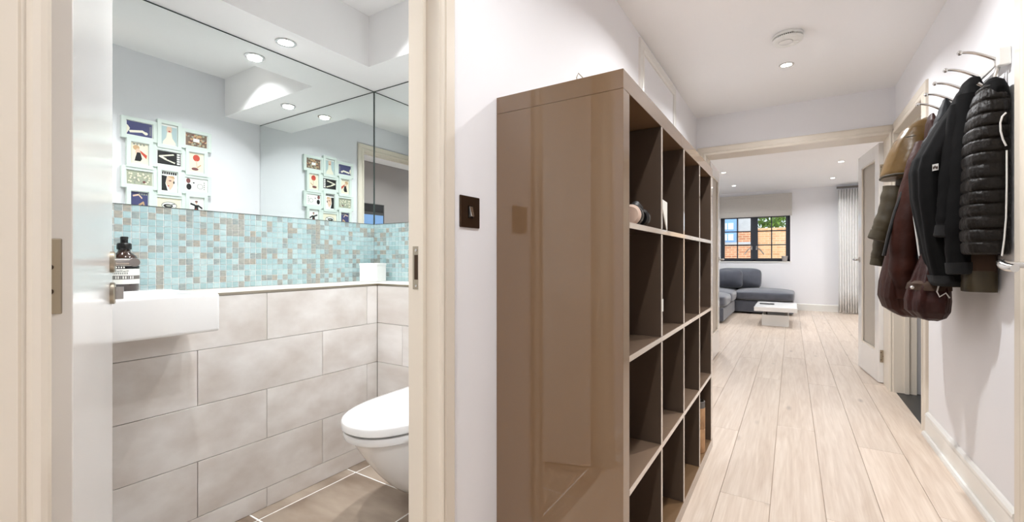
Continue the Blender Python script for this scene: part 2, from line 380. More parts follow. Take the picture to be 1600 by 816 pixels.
# ---- tiled boxing in the bathroom
box = struct(MB().box(XM, XT-.008, -.2, .145, 0, ZL-.010).box(XM, XT-.008, .145, .708, 0, .770).box(XM, XT-.008, .708, YT+.008, 0, ZL-.010).build('wall_bathroom_boxing', 'grout_dark'), 'low boxed-in wall of large stone tiles below the mirror and basin', 'wall')
box2 = struct(MB().box(XM, XO-.006, YT+.008, YM+.004, 0, ZL-.010).build('wall_bathroom_boxing', 'grout_dark'), 'low boxed-in wall of large stone tiles behind the toilet', 'wall')
zr = [(0, .0795), (.0795, .2795), (.2795, .4795), (.4795, .6795), (.6795, ZL-.012)]
for r, (za, zb) in enumerate(zr):
    st = 1.486 if r % 2 == 0 else 1.238
    js = [st-.5*i for i in range(4)][::-1]; js = [-.2]+[j for j in js if j > -.15]+([YT] if YT-js[-1] > .02 else [])
    for a, b in zip(js[:-1], js[1:]):
        if r == 4 and a < .70 and b > .15:          # tiles cut round the basin
            if b > .71:
                MB().prism([(a+.001, za+.001), (b-.001, za+.001), (b-.001, zb-.001), (.706, zb-.001), (.706, .772), (a+.001, .772)], lambda p, q, d: (d, p, q), XT-.010, XT).build('wall_tile', 'wall_tile', box, origin=(XT-.005, (a+b)/2, .77))
            else: piece('wall_tile', XT-.010, XT, a+.001, b-.001, za+.001, .772, 'wall_tile', box, .0008)
        else: piece('wall_tile', XT-.010, XT, a+.001, b-.001, za+.001, zb-.001, 'wall_tile', box, .0008)
    st = XT+(.434 if r % 2 == 0 else .18)
    js = [XT]+[st+.5*i for i in range(3) if st+.5*i < XO-.03]+[XO-.006]
    for a, b in zip(js[:-1], js[1:]): piece('wall_tile', a+.001, b-.001, YT, YT+.010, za+.001, zb-.001, 'wall_tile', box2, .0008)
for a, b in ((-.2, .145), (.708, 1.12), (1.12, YT)): piece('ledge_tile', XM, XT-.001, a+.001, b-.001, ZL-.010, ZL, 'wall_tile', box, .0008)
for a, b in ((XM, XT), (XT, -1.3), (-1.3, XO-.006)): piece('ledge_tile', a+.001, b-.001, YT+.001, YM, ZL-.010, ZL, 'wall_tile', box2, .0008)
MB().box(XT-.002, XT+.001, .708, YT, ZL-.011, ZL-.002).box(XT-.002, XO-.006, YT-.001, YT+.002, ZL-.011, ZL-.002).build('edge_trim', 'steel', box)
# ---- mosaic band (300 largest tiles singly, the rest as one part)
mo = struct(MB().box(XM-.006, XM-.002, -.2, YM, ZL, ZMB).box(XM, XO-.006, YM+.002, YM+.006, ZL, ZMB).build('wall_mosaic', 'grout_white'), 'band of small aqua glass mosaic above the tiled ledge', 'mosaic')
PT = .0250; rows = int((ZMB-ZL)/PT); PTZ = (ZMB-ZL)/rows
cells = []
i = 0
while YM-(i+1)*PT > -.2:
    for r in range(rows): cells.append(('x', YM-(i+.5)*PT, ZL+(r+.5)*PTZ))
    i += 1
for i in range(int((XO-.01-XM)/PT)):
    for r in range(rows): cells.append(('y', XM+(i+.5)*PT, ZL+(r+.5)*PTZ))
def rank(c):                       # nearest ones that the doorway shows
    if c[0] == 'x': return c[1]-.56 if c[1] > .56 else 50-c[1]
    return 5+c[1]
cells.sort(key=rank)
MM = {}
wts = [4, 4, 4, 3.2, 2.2, 3.2, 4]
bulk = MB()
h = PT/2-.0011; hz = PTZ/2-.0011
for q, (ax, a, z) in enumerate(cells):
    mi = random.choices(range(7), wts)[0]
    if q < 300 and ax == 'x':
        o = piece('mosaic_tile', XM-.0045, XM, a-h, a+h, z-hz, z+hz, MOS[mi], mo, .0007)
    elif ax == 'x': bulk.box(XM-.0045, XM, a-h, a+h, z-hz, z+hz, mi)
    else: bulk.box(a-h, a+h, YM, YM+.0045, z-hz, z+hz, mi)
bo = bulk.build('mosaic_tiles', MOS, mo); bo['kind'] = 'stuff'
# ---- mirrors
m1 = tag(MB().box(XM-.005, XM, -.2, YM-.001, ZMB, ZS).build('wall_mirror', 'mirror'), 'long frameless mirror above the mosaic over the washbasin', 'mirror')
tag(MB().box(XM+.001, XO-.008, YM, YM+.005, ZMB, ZS).build('wall_mirror', 'mirror'), 'frameless mirror above the toilet, at right angles to the long one', 'mirror')
mat('mirror_edge', (52,66,62), .4)
MB().box(XM-.001, XM+.0012, -.2, YM-.002, ZS-.004, ZS).box(XM-.001, XM+.0012, -.2, YM-.002, ZMB, ZMB+.0015).build('bevelled_edge', 'mirror_edge', m1)
m2 = [o for o in C.objects if o.name == 'wall_mirror.001'][0]
MB().box(XM+.003, XO-.008, YM-.0012, YM+.001, ZS-.004, ZS).box(XM+.003, XO-.008, YM-.0012, YM+.001, ZMB, ZMB+.0015).box(XM+.0004, XM+.003, YM-.003, YM+.001, ZMB, ZS).build('bevelled_edge', 'mirror_edge', m2)

# ---- door casings
TR = [0]
def trim(mb, label, m='trim', **k):
    TR[0] += 1
    return struct(mb.build('trim_%d' % TR[0], m, **k), label, 'door casing')
T = MB()
architrave(T, lambda a, z, d: (XL+d, a, z), DJ0, DJ1, DTOP)
architrave(T, lambda a, z, d: (XO-.006-d, a, z), DJ0-.004, DJ1+.004, DTOP+.004)
T.box(XO-.006, XL, DJ0-.02, DJ0, 0, DTOP+.02).box(XO-.006, XL, DJ1, DJ1+.02, 0, DTOP+.02).box(XO-.006, XL, DJ0, DJ1, DTOP, DTOP+.02)
T.box(XO+.031, XO+.047, DJ1-.012, DJ1, 0, DTOP).box(XO+.031, XO+.047, DJ0, DJ1, DTOP-.012, DTOP)
tb = trim(T, 'cream moulded casing and lining of the bathroom doorway')
# strike plate in the right-hand lining
p0 = MB().box(XO+.002, XO+.024, DJ1-.0025, DJ1, .93, 1.04)
sp = p0.build('strike_plate', 'steel', tb)
MB().box(XO+.008, XO+.020, DJ1-.0030, DJ1-.0022, .955, 1.018).build('latch_hole', 'bronze', sp)
for z in (.939, 1.030): MB().lathe([(.001, DJ1-.0042), (.0035, DJ1-.0038), (.0035, DJ1-.002), (.001, DJ1-.002)], (XO+.014, 0, z), 10, axis='y').build('screw', 'chrome', sp)
T = MB()
architrave(T, lambda a, z, d: (a, YE-d, z), LX0, LX1, LDT, .075)
T.box(LX0-.02, LX0, YE, YE2, 0, LDT+.02).box(LX1, LX1+.02, YE, YE2, 0, LDT+.02).box(LX0, LX1, YE, YE2, LDT, LDT+.02)
architrave(T, lambda a, z, d: (a, YE2+d, z), LX0, LX1, LDT, .063)
# keep the casing inside the hall
T.v = [(min(max(p[0], XL), XR) if p[1] < YE else p[0], p[1], p[2]) for p in T.v]
trim(T, 'cream casing and lining of the wide living room doorway')
T = MB()
architrave(T, lambda a, z, d: (XR-d, a, z), RD0, RD1, RDT, .085)
T.v = [(p[0], min(p[1], YE-.022), p[2]) for p in T.v]
T.box(XR, XR+.12, RD0-.02, RD0, 0, RDT+.02).box(XR, XR+.12, RD1, RD1+.02, 0, RDT+.02).box(XR, XR+.12, RD0, RD1, RDT, RDT+.02)
T.box(XR+.050, XR+.075, RD1-.014, RD1, 0, RDT).box(XR+.050, XR+.075, RD0, RD0+.014, 0, RDT).box(XR+.050, XR+.075, RD0, RD1, RDT-.014, RDT)
trim(T, 'cream casing of the narrow doorway beyond the coats')
T = MB()
architrave(T, lambda a, z, d: (XR-d, a, z), ND0, ND1, 1.955, .085)
T.box(XR, XR+.12, ND0-.02, ND0, 0, 1.975).box(XR, XR+.12, ND1, ND1+.02, 0, 1.975).box(XR, XR+.12, ND0, ND1, 1.955, 1.975)
trim(T, 'cream casing of the closed door beside the quilted gilet')
T = MB()
architrave(T, lambda a, z, d: (XL+d, a, z), 2.62, 3.40, 2.22, .07)
trim(T, 'tall white cupboard door frame rising behind the bookcase', 'trim_white')
struct(MB().box(XL, XL+.006, 2.62, 3.40, 0, 2.22).build('door_5', 'wall'), 'flat white cupboard door rising behind the bookcase', 'door')
skirting('baseboard_right', lambda a, z, d: (XR-d, a, z), 2.225, RD0-.086, 'white moulded skirting board under the coats')
skirting('baseboard_left', lambda a, z, d: (XL+d, a, z), -2.1, DJ0-.064, 'white moulded skirting board before the bathroom doorway')
skirting('baseboard_left', lambda a, z, d: (XL+d, a, z), DJ1+.064, 2.54, 'white skirting board running behind the bookcase')
skirting('baseboard_right', lambda a, z, d: (XR-d, a, z), -2.1, ND0-.09, 'white skirting board on the shade-coloured stretch of wall')
skirting('baseboard_back', lambda a, z, d: (a, YW-d, z), -3.8, PX0, 'white skirting board below the living room window', bead=False)

# ---- bathroom door (opened into the room)
TH = math.radians(71.0)
hx, hy = XO-.004, DJ0+.003
d1 = thing('door_1', (hx, hy, 0), 'white satin bathroom door standing open with a straight lever handle', 'door', kind='structure', rz=TH)
d1.matrix_basis = Matrix.Translation((hx, hy, 0)) @ Matrix.Rotation(TH, 4, 'Z')
# local frame: leaf runs along +y, hall-side face at +x
DW, DT = .664, .036
MB().box(0, DT, 0, DW, .006, DTOP-.003).build('leaf', 'door', d1, True, bevel=.0015)
for z in (.985, .20, 1.78):
    hg = MB().box(-.001, DT*.72, -.0020, .001, z-.05, z+.05).build('hinge', 'steel', d1, True, bevel=.002)
    for dz in (-.02, .012): MB().lathe([(.001,-.004),(.004,-.0035),(.004,-.001),(.001,-.001)], (DT*.4, 0, z+dz), 10, axis='y').build('screw', 'bronze', hg, True)
hz0 = 1.0; yy = DW-.062
hd = MB().tube([(DT, yy, hz0), (DT+.030, yy, hz0), (DT+.048, yy, hz0)], .0095, 14).tube([(DT+.048, yy+.008, hz0), (DT+.048, yy-.115, hz0)], .0098, 16).build('lever_handle', 'chrome', d1, True)
MB().lathe([(.001, DT), (.026, DT), (.026, DT+.007), (.024, DT+.009), (.001, DT+.009)], (0, yy, hz0), 24, axis='x').build('rose', 'steel', hd, True)
th = MB().lathe([(.001, DT), (.026, DT), (.026, DT+.007), (.024, DT+.009), (.001, DT+.009)], (0, yy, hz0-.075), 24, axis='x').build('thumb_turn', 'steel', d1, True)
MB().box(DT+.009, DT+.024, yy-.004, yy+.004, hz0-.09, hz0-.06).build('turn_grip', 'chrome', th, True)
# ---- near door on the right (closed)
d2 = thing('door_2', (XR+.03, ND1-.003, 0), 'closed white door beside the coats with a curved chrome lever', 'door', kind='structure')
MB().box(XR+.03, XR+.07, ND0+.003, ND1-.003, .006, 1.952).build('leaf', 'door', d2)
yh, zh = ND1-.062, .987
hb = MB()
pts = [(XR+.03, yh, zh), (XR-.02, yh, zh), (XR-.064, yh+.004, zh+.002), (XR-.080, yh-.004, zh+.006)]
for q in range(9):
    f = q/8; pts.append((XR-.086-.010*math.sin(f*PI), yh-.012-.098*f, zh+.008*math.cos(f*PI)))
hb.tube(pts, [.010]*4+[.0150-.003*abs(f-4)/4 for f in range(9)], 14)
lv = hb.build('lever_handle', 'chrome', d2)
MB().lathe([(.001, XR+.03), (.026, XR+.03), (.026, XR+.023), (.022, XR+.019), (.001, XR+.019)], (0, yh, zh), 24, axis='x').build('rose', 'chrome', lv)
# ---- glazed double doors to the living room, both leaves open
def glazed(name, hinge, ang, lab, flip):
    d = thing(name, hinge, lab, 'door', kind='structure'); d.matrix_basis = Matrix.Translation(hinge) @ Matrix.Rotation(ang, 4, 'Z')
    wd, t, h0 = .638, .042, 1.948; s = .105; top = h0-.115; bot = .25
    fr = MB().box(0, s, 0, t, .006, h0).box(wd-s, wd, 0, t, .006, h0).box(s, wd-s, 0, t, top, h0).box(s, wd-s, 0, t, .006, bot)
    fr.build('leaf_frame', 'door', d, True, bevel=.0015)
    MB().box(s, wd-s, .016, .024, bot, top).build('glass_pane', 'frosted', d, True)
    bd = MB()
    for y0, y1 in ((.002, .014), (.028, .040)):
        bd.box(s, s+.012, y0, y1, bot, top).box(wd-s-.012, wd-s, y0, y1, bot, top).box(s, wd-s, y0, y1, top-.012, top).box(s, wd-s, y0, y1, bot, bot+.012)
    bd.build('glazing_bead', 'trim', d, True)
    for z in (.22, 1.0, 1.72):
        hg = MB().box(-.002, .001, .004, .034, z-.05, z+.05).build('hinge', 'steel', d, True)
        for k in (-.03, 0, .03): MB().lathe([(.001,-.004),(.004,-.0035),(.004,-.001),(.001,-.001)], (0, .02+.007*(1 if k else -1), z+k), 8, axis='x').build('screw', 'bronze', hg, True)
    for sgn, yb in ((1, t), (-1, 0)):
        lh = MB().tube([(wd-.06, yb, 1.0), (wd-.06, yb+sgn*.045, 1.0)], .009, 12).tube([(wd-.055, yb+sgn*.045, 1.0), (wd-.12, yb+sgn*.052, 1.002), (wd-.165, yb+sgn*.046, .998)], [.010,.011,.009], 12).build('lever_handle', 'chrome', d, True)
        MB().lathe([(.001, yb), (.025, yb), (.025, yb+sgn*.008), (.001, yb+sgn*.008)], (wd-.06, 0, 1.0), 20, axis='y').build('rose', 'chrome', lh, True)
    return d
glazed('door_3', (LX0+.004, YE2+.010, 0), math.radians(90.0), 'white door leaf with frosted pane standing open behind the bookcase', 1)
glazed('door_4', (LX1+.012, YE2+.020, 0), math.radians(96.0), 'white door leaf with frosted pane standing open near the grey curtain', -1)

# ---- living room window
wn = thing('window_1', (-.654, YW+.08, WZ0), 'dark grey window of two small-paned casements under a roman blind', 'window', kind='structure')
y0, y1 = YW+.06, YW+.13
MB().box(WX0, WX0+.035, y0, y1, WZ0, WZ1).box(WX1-.035, WX1, y0, y1, WZ0, WZ1).box(WX0, WX1, y0, y1, WZ0, WZ0+.035).box(WX0, WX1, y0, y1, WZ1-.035, WZ1).box(-.680, -.629, y0, y1, WZ0, WZ1).build('window_frame', 'window_grey', wn)
for a, b, hs in ((WX0+.035, -.680, 1), (-.629, WX1-.035, -1)):
    f = .040; z0, z1 = WZ0+.035, WZ1-.035
    sx0, sx1, sz0, sz1 = a+f, b-f, z0+f*.7, z1-f
    cs = MB().box(a, a+f, y0-.012, y1-.01, z0, z1).box(b-f, b, y0-.012, y1-.01, z0, z1).box(a+f, b-f, y0-.012, y1-.01, z0, sz0).box(a+f, b-f, y0-.012, y1-.01, sz1, z1).build('casement', 'window_grey', wn)
    cw = (sx1-sx0)/2; rh = .288; zl_ = [sz0, sz0+.272, sz0+.272+.285, sz0+.272+.57, sz1]
    bars = MB().box(sx0+cw-.010, sx0+cw+.010, y0-.006, y1-.02, sz0, sz1)
    for z in zl_[1:-1]: bars.box(sx0, sx1, y0-.006, y1-.02, z-.010, z+.010)
    bars.build('glazing_bars', 'window_grey', cs)
    for c in (0, 1):
        for z, zz in zip(zl_[:-1], zl_[1:]):
            MB().box(sx0+c*cw+.008, sx0+(c+1)*cw-.008, y0+.018, y0+.022, z+.008, zz-.008).build('pane', 'glass', cs)
    xh = b-.02 if hs == 1 else a+.02
    MB().box(xh-.012, xh+.012, y0-.024, y0-.010, 1.19, 1.27).tube([(xh, y0-.03, 1.235), (xh-hs*.06, y0-.045, 1.20), (xh-hs*.13, y0-.045, 1.10)], .010, 8).build('window_handle', 'chrome', cs)
struct(MB().box(WX0-.02, WX1+.02, YW-.012, YW+.06, WZ0-.022, WZ0).build('trim_6', 'trim_white'), 'white painted window sill', 'window sill')
# side window and garden door (daylight)
wn2 = thing('window_2', (-3.85, 7.6, .5), 'wide dark framed window in the living room side wall', 'window', kind='structure')
fr = MB()
for yy_ in (LW0, 6.58, 7.57, LW1-.05): fr.box(-3.88, -3.82, yy_, yy_+.05, .5, 2.15)
fr.box(-3.88, -3.82, LW0, LW1, .5, .55).box(-3.88, -3.82, LW0, LW1, 2.10, 2.15).build('window_frame', 'window_grey', wn2)
MB().box(-3.853, -3.847, LW0+.05, LW1-.05, .55, 2.10).build('pane', 'glass', wn2)
wn3 = thing('window_3', (1.65, YW+.1, 0), 'glazed garden door beside the gathered curtain', 'window', kind='structure')
MB().box(PX0, PX0+.06, YW+.06, YW+.13, 0, 2.1).box(PX1-.06, PX1, YW+.06, YW+.13, 0, 2.1).box(1.62, 1.68, YW+.06, YW+.13, 0, 2.1).box(PX0, PX1, YW+.06, YW+.13, 0, .06).box(PX0, PX1, YW+.06, YW+.13, 2.04, 2.1).build('window_frame', 'window_grey', wn3)
MB().box(PX0+.06, PX1-.06, YW+.095, YW+.10, .06, 2.04).build('pane', 'glass', wn3)

# ================================================================== BOOKCASE
BX0, BX1, BY0, BY1, BH = -.7470, -.3594, 1.0945, 2.5845, 1.49
bk = thing('bookcase', ((BX0+BX1)/2, (BY0+BY1)/2, 0), 'tall glossy taupe cube bookcase of sixteen open compartments', 'bookcase')
MB().box(BX0, BX1, BY0, BY0+.05, .05, BH-.05).build('side_panel', 'taupe_gloss', bk, bevel=.001)
mat('taupe_shade', (76,62,51), .3, coat=.4)  # darker taupe: shade inside the compartments mixed into the colour
MB().box(BX0, BX1-.002, BY1-.05, BY1, .05, BH-.05).build('side_panel', 'taupe_shade', bk)
MB().box(BX0, BX1, BY0, BY1, BH-.0495, BH).build('top_panel', 'taupe_gloss', bk, bevel=.001)
MB().box(BX0, BX1, BY0, BY1, 0, .0495).build('bottom_panel', 'taupe_gloss', bk, bevel=.001)
CELL, TK = .3355, .016
for i in range(3):
    z = .05+CELL*(i+1)+TK*i
    MB().box(BX0+.002, BX1-.0005, BY0+.0505, BY1-.0505, z, z+TK).build('shelf', 'taupe_edge', bk, bevel=.0008)
mat('edge_glint', (206,192,178), .14, coat=1)  # pale taupe: bright reflection on the glossy front edges painted in
for i in range(3):
    y = BY0+.05+CELL*(i+1)+TK*i
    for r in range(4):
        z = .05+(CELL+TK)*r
        MB().box(BX0+.002, BX1-.001, y, y+TK, z+.0003, z+CELL-.0003).build('divider', 'taupe_shade', bk, bevel=.0008)

MB().box(BX1-.002, BX1+.0003, BY1-.0495, BY1-.0005, .0505, BH-.0505).build('panel_edge_glint', 'edge_glint', bk)
for i in range(3):
    z = .05+CELL*(i+1)+TK*i; MB().box(BX1-.0015, BX1+.0008, BY0+.0505, BY1-.0505, z+.0004, z+TK-.0004).build('shelf_edge_glint', 'edge_glint', bk)
    y = BY0+.05+CELL*(i+1)+TK*i
    for r in range(4):
        z = .05+(CELL+TK)*r; MB().box(BX1-.002, BX1+.0003, y+.0004, y+TK-.0004, z+.001, z+CELL-.001).build('divider_edge_glint', 'edge_glint', bk)
# ================================================================== LIGHT FITTINGS
downlight((-.03, 3.50, ZC), 'small recessed ceiling spot beyond the smoke alarm', LAMP['hall']*1.25, 'hall downlights')
downlight((-.03, .85, ZC), 'recessed hall spot above the bathroom doorway', LAMP['hall']*.62, 'hall downlights')
downlight((-.03, 2.17, ZC), 'added unseen hall fill spot between the bookcase and the coats', LAMP['hall']*1.15, 'hall downlights')  # added above the frame to spread the hall light evenly
downlight((-.03, -.48, ZC), 'added unseen hall fill spot over the shade-coloured stretch of wall', LAMP['hall']*.85, 'hall downlights')  # extra fill lamp behind the camera
downlight((-.03, -1.75, ZC), 'added unseen hall fill spot at the near end of the hall', LAMP['hall'], 'hall downlights')  # another unseen lamp, added to lift the bounced light
downlight((-1.932, 1.143, ZS+.001), 'chrome rimmed spot in the soffit over the ledge', LAMP['bath'], 'soffit downlights')
downlight((-1.932, .35, ZS+.001), 'chrome rimmed spot in the soffit over the washbasin', LAMP['bath'], 'soffit downlights')
downlight((-1.408, 1.625, ZS+.001), 'chrome rimmed spot in the soffit above the toilet', LAMP['bath'], 'soffit downlights')
downlight((-1.34, 1.30, ZB), 'recessed spot in the upper bathroom ceiling beside the soffit', LAMP['bath_top'], 'upper bathroom downlights', spread=118)
downlight((-1.32, .62, ZB), 'recessed spot in the upper bathroom ceiling by the open door', LAMP['bath_top'], 'upper bathroom downlights', spread=118)
for x, y, wh in ((-.92, 7.78, 'over the sofa end'), (.59, 7.78, 'beyond the coffee table'), (-.92, 9.28, 'over the corner of the sofa'), (.59, 9.28, 'in front of the curtain'), (-.92, 6.1, 'just inside the hall doorway'), (-2.5, 6.6, 'by the side window'), (-2.5, 8.8, 'behind the sofa'), (1.7, 9.0, 'by the garden door'), (1.7, 6.8, 'beside the utility wall')):
    downlight((x, y, ZLV), 'recessed living room ceiling spot '+wh, LAMP['living'], 'living room downlights')
downlight((1.3, 4.2, ZC-.02), 'recessed spot in the utility room ceiling', LAMP['utility'], 'utility downlights')
# smoke alarm
sa = thing('smoke_alarm', (-.02, 3.04, ZC), 'round white smoke alarm with dark vent slots on the hall ceiling', 'smoke alarm')
c = (-.02, 3.04, ZC)
MB().lathe([(.001,0),(.074,0),(.077,-.004),(.077,-.016),(.070,-.017),(.001,-.017)], c, 40).build('mounting_base', 'smoke_white', sa)
MB().lathe([(.001,-.016),(.070,-.016),(.070,-.026),(.001,-.026)], c, 40).build('vent_ring', 'slot_dark', sa)
fin = MB()
for k in range(44):
    q = 2*PI*k/44; ca, sn = math.cos(q), math.sin(q); t = .0016
    fin.add([(c[0]+r*ca-s*sn, c[1]+r*sn+s*ca, c[2]+z) for z in (-.017, -.0255) for r, s in ((.068,-t),(.077,-t),(.077,t),(.068,t))], [(0,1,2,3),(4,5,6,7),(0,1,5,4),(1,2,6,5),(2,3,7,6),(3,0,4,7)])
fin.build('vent_fins', 'smoke_white', sa)
MB().lathe([(.001,-.025),(.077,-.025),(.079,-.028),(.077,-.036),(.068,-.043),(.040,-.046),(.001,-.047)], c, 40).build('cover', 'smoke_white', sa)
MB().lathe([(.001,-.047),(.036,-.046),(.036,-.050),(.032,-.052),(.001,-.052)], (c[0]-.01, c[1]-.018, c[2]), 30).build('test_button', 'table_white', sa)
MB().lathe([(.001,-.044),(.016,-.044),(.016,-.049),(.001,-.050)], (c[0]+.040, c[1]+.004, c[2]), 20).build('indicator_cap', 'table_white', sa)

# ================================================================== BATHROOM THINGS
# washbasin
wb = thing('washbasin', (-1.75, .45, ZL), 'white rectangular ceramic basin projecting from the tiled boxing', 'washbasin')
bm = bmesh.new()
bx0, bx1, by0, by1, bz0, bz1 = -2.03, -1.560, .150, .703, .776, .8975
bmesh.ops.create_cube(bm, size=1)
for v in bm.verts: v.co = Vector(((bx0 if v.co.x < 0 else bx1), (by0 if v.co.y < 0 else by1), (bz0+(.0 if v.co.x > 0 else 0) if v.co.z < 0 else bz1)))
top = [f for f in bm.faces if f.normal.z > .9][0]
bmesh.ops.inset_region(bm, faces=[top], thickness=.022)
for v in top.verts:
    if v.co.x < -1.8: v.co.x += .125
r = bmesh.ops.extrude_face_region(bm, geom=[top]); vs = [g for g in r['geom'] if isinstance(g, bmesh.types.BMVert)]
bmesh.ops.delete(bm, geom=[top], context='FACES')
cc = sum((v.co for v in vs), Vector())/4
for v in vs: v.co.z -= .085; v.co.x = cc.x+(v.co.x-cc.x)*.86; v.co.y = cc.y+(v.co.y-cc.y)*.88
bmesh.ops.recalc_face_normals(bm, faces=bm.faces)
bmesh.ops.bevel(bm, geom=list(bm.edges), offset=.009, segments=4, affect='EDGES', profile=.6)
me = bpy.data.meshes.new('bowl'); bm.to_mesh(me); bm.free(); me.materials.append(MATS['ceramic'])
for p in me.polygons: p.use_smooth = True
me.set_sharp_from_angle(angle=math.radians(40))
bo_ = bpy.data.objects.new('bowl', me); C.objects.link(bo_); adopt(bo_, wb)
MB().lathe([(.001,.8125),(.022,.8125),(.022,.8165),(.018,.8185),(.001,.8185)], (cc.x, cc.y, 0), 24).build('drain', 'chrome', wb)
tp = thing('basin_tap', (-1.985, .30, .8975), 'chrome mixer tap on the washbasin behind the open door', 'tap')
MB().lathe([(.001,.8975),(.026,.8975),(.024,.905),(.021,.91),(.021,1.0),(.019,1.006),(.001,1.006)], (-1.985,.30,0), 24).build('tap_body', 'chrome', tp)
MB().tube([(-1.985,.30,.955),(-1.93,.30,.962),(-1.87,.30,.958),(-1.855,.30,.945)], .011, 12).build('spout', 'chrome', tp)
MB().tube([(-1.985,.30,1.005),(-1.985,.30,1.018),(-1.95,.30,1.03),(-1.91,.30,1.045)], [.012,.011,.008,.007], 12).build('lever', 'chrome', tp)
# soap bottle
bc = (-1.965, .580, .8975)
sb = thing('soap_bottle', bc, 'amber soap bottle with black pump and printed paper label on the basin', 'soap bottle')
R = .040
MB().lathe([(.001,0),(R*.93,0),(R,.004),(R,.098),(R*.97,.108),(R*.82,.121),(R*.52,.131),(R*.43,.136),(R*.42,.147),(.001,.147)], bc, 32).build('bottle', 'amber', sb)
MB().lathe([(.001,.143),(.0195,.143),(.0205,.146),(.0205,.161),(.018,.165),(.0105,.166),(.0105,.176),(.001,.176)], bc, 24).build('pump_collar', 'black_plastic', sb)
pn = MB().lathe([(.001,.170),(.006,.170),(.0105,.177),(.0115,.186),(.009,.188),(.001,.188)], bc, 18)
pn.tube([(bc[0],bc[1],bc[2]+.180),(bc[0]-.022,bc[1]+.006,bc[2]+.181),(bc[0]-.040,bc[1]+.011,bc[2]+.176)], [.006,.005,.004], 10)
pn.build('pump_head', 'black_plastic', sb)
lb = MB()
RL = R+.0006
# label: angles facing the room; bands of print
def lblband(mb, z0, z1, a0, a1, mi, rr):
    n = 20; ra = [[(bc[0]+rr*math.cos(a0+(a1-a0)*k/n), bc[1]+rr*math.sin(a0+(a1-a0)*k/n), bc[2]+z) for k in range(n+1)] for z in (z0, z1)]
    mb.loft(ra, mi, True, closed=False)
A0, A1 = math.radians(-115), math.radians(75)
lblband(lb, .024, .088, A0, A1, 0, RL)
lo = lb.build('label', ['paper'], sb)
pr = MB(); lblband(pr, .076, .086, A0, A1, 0, RL+.0003); lblband(pr, .040, .053, A0, A1, 1, RL+.0003)
for k in range(7): lblband(pr, .0785, .0835, A0+.7+.16*k, A0+.79+.16*k, 2, RL+.0006)
for k in range(9): lblband(pr, .058, .0635, A0+.75+.14*k, A0+.83+.14*k, 3, RL+.0006)
for k in range(6): lblband(pr, .066+.0015*(k % 2), .069+.0015*(k % 2), A0+.85+.2*k, A0+1.02+.2*k, 3, RL+.0006)
for k in range(12): lblband(pr, .042, .051, A0+.5+.16*k, A0+.58+.16*k, 2 if k % 3 else 3, RL+.0006)
mat('label_grey', (150,150,146), .7)
pr.build('label_print', ['black_plastic', 'grey_felt', 'paper', 'label_grey'], lo)
# white box on the ledge
wx = thing('tissue_cube', (-1.955, 1.655, ZL), 'small white cube box in the corner of the tiled ledge', 'box', rz=math.radians(20))
s = .052
MB().box(-s, s, -s, s, 0, .098).build('box_body', 'smoke_white', wx, True, bevel=.004)
MB().box(-s-.001, s+.001, -s-.001, s+.001, .086, .101).build('lid', 'smoke_white', wx, True, bevel=.003)
# toilet
TX = -1.318; tl = thing('toilet', (TX, 1.3, 0), 'white wall-hung toilet with closed lid', 'toilet')
def dring(z, yf, hw, yb=YT, n=40, ex=2.25, hb=None):
    """D-shaped plan: straight sides at the wall, rounded front"""
    L = yb-yf; ys_ = yf+min(L*.62, .30); pts = []
    hb = hw if hb is None else hb
    pts.append((TX-hb, yb, z))
    for k in range(n+1):
        q = PI*k/n; cx, sy = -math.cos(q), math.sin(q)
        pts.append((TX+hw*math.copysign(abs(cx)**(2/ex), cx), ys_-(ys_-yf)*abs(sy)**(2/ex), z))
    pts.append((TX+hb, yb, z)); return pts
prof = [(.045,1.345,.065,.10),(.050,1.312,.085,.11),(.075,1.262,.110,.122),(.115,1.218,.128,.132),(.17,1.168,.143,.143),(.23,1.122,.154,.152),(.285,1.084,.162,.16),(.32,1.062,.167,.165),(.338,1.050,.170,.168),(.347,1.026,.179,.176),(.366,1.021,.181,.177),(.372,1.025,.179,.176)]
MB().loft([dring(z, yf, hw, hb=hb) for z, yf, hw, hb in prof], 0, True).build('bowl', 'ceramic', tl, sharp=50)
MB().loft([dring(z, yf, hw, 1.50) for z, yf, hw in ((.374,1.036,.166),(.376,1.033,.168),(.388,1.033,.168),(.390,1.036,.166))], 0, True).build('seat', 'ceramic', tl, sharp=50)
MB().loft([dring(z, yf, hw, 1.505) for z, yf, hw in ((.3830,1.020,.182),(.385,1.016,.185),(.409,1.016,.185),(.415,1.019,.183),(.4190,1.028,.176),(.4215,1.055,.155))], 0, True).build('lid', 'ceramic', tl, sharp=60)
MB().tube([(TX-.10,1.512,.392),(TX+.10,1.512,.392)], .012, 14).build('hinge_bar', 'ceramic', tl)
fp = tag(MB().box(TX-.12, TX+.12, YT-.012, YT+.001, .70, .85).box(TX-.10, TX-.01, YT-.016, YT-.011, .72, .83).box(TX+.01, TX+.10, YT-.016, YT-.011, .72, .83).build('flush_plate', 'chrome', bevel=.002), 'chrome dual flush plate on tiles above the toilet', 'flush plate')

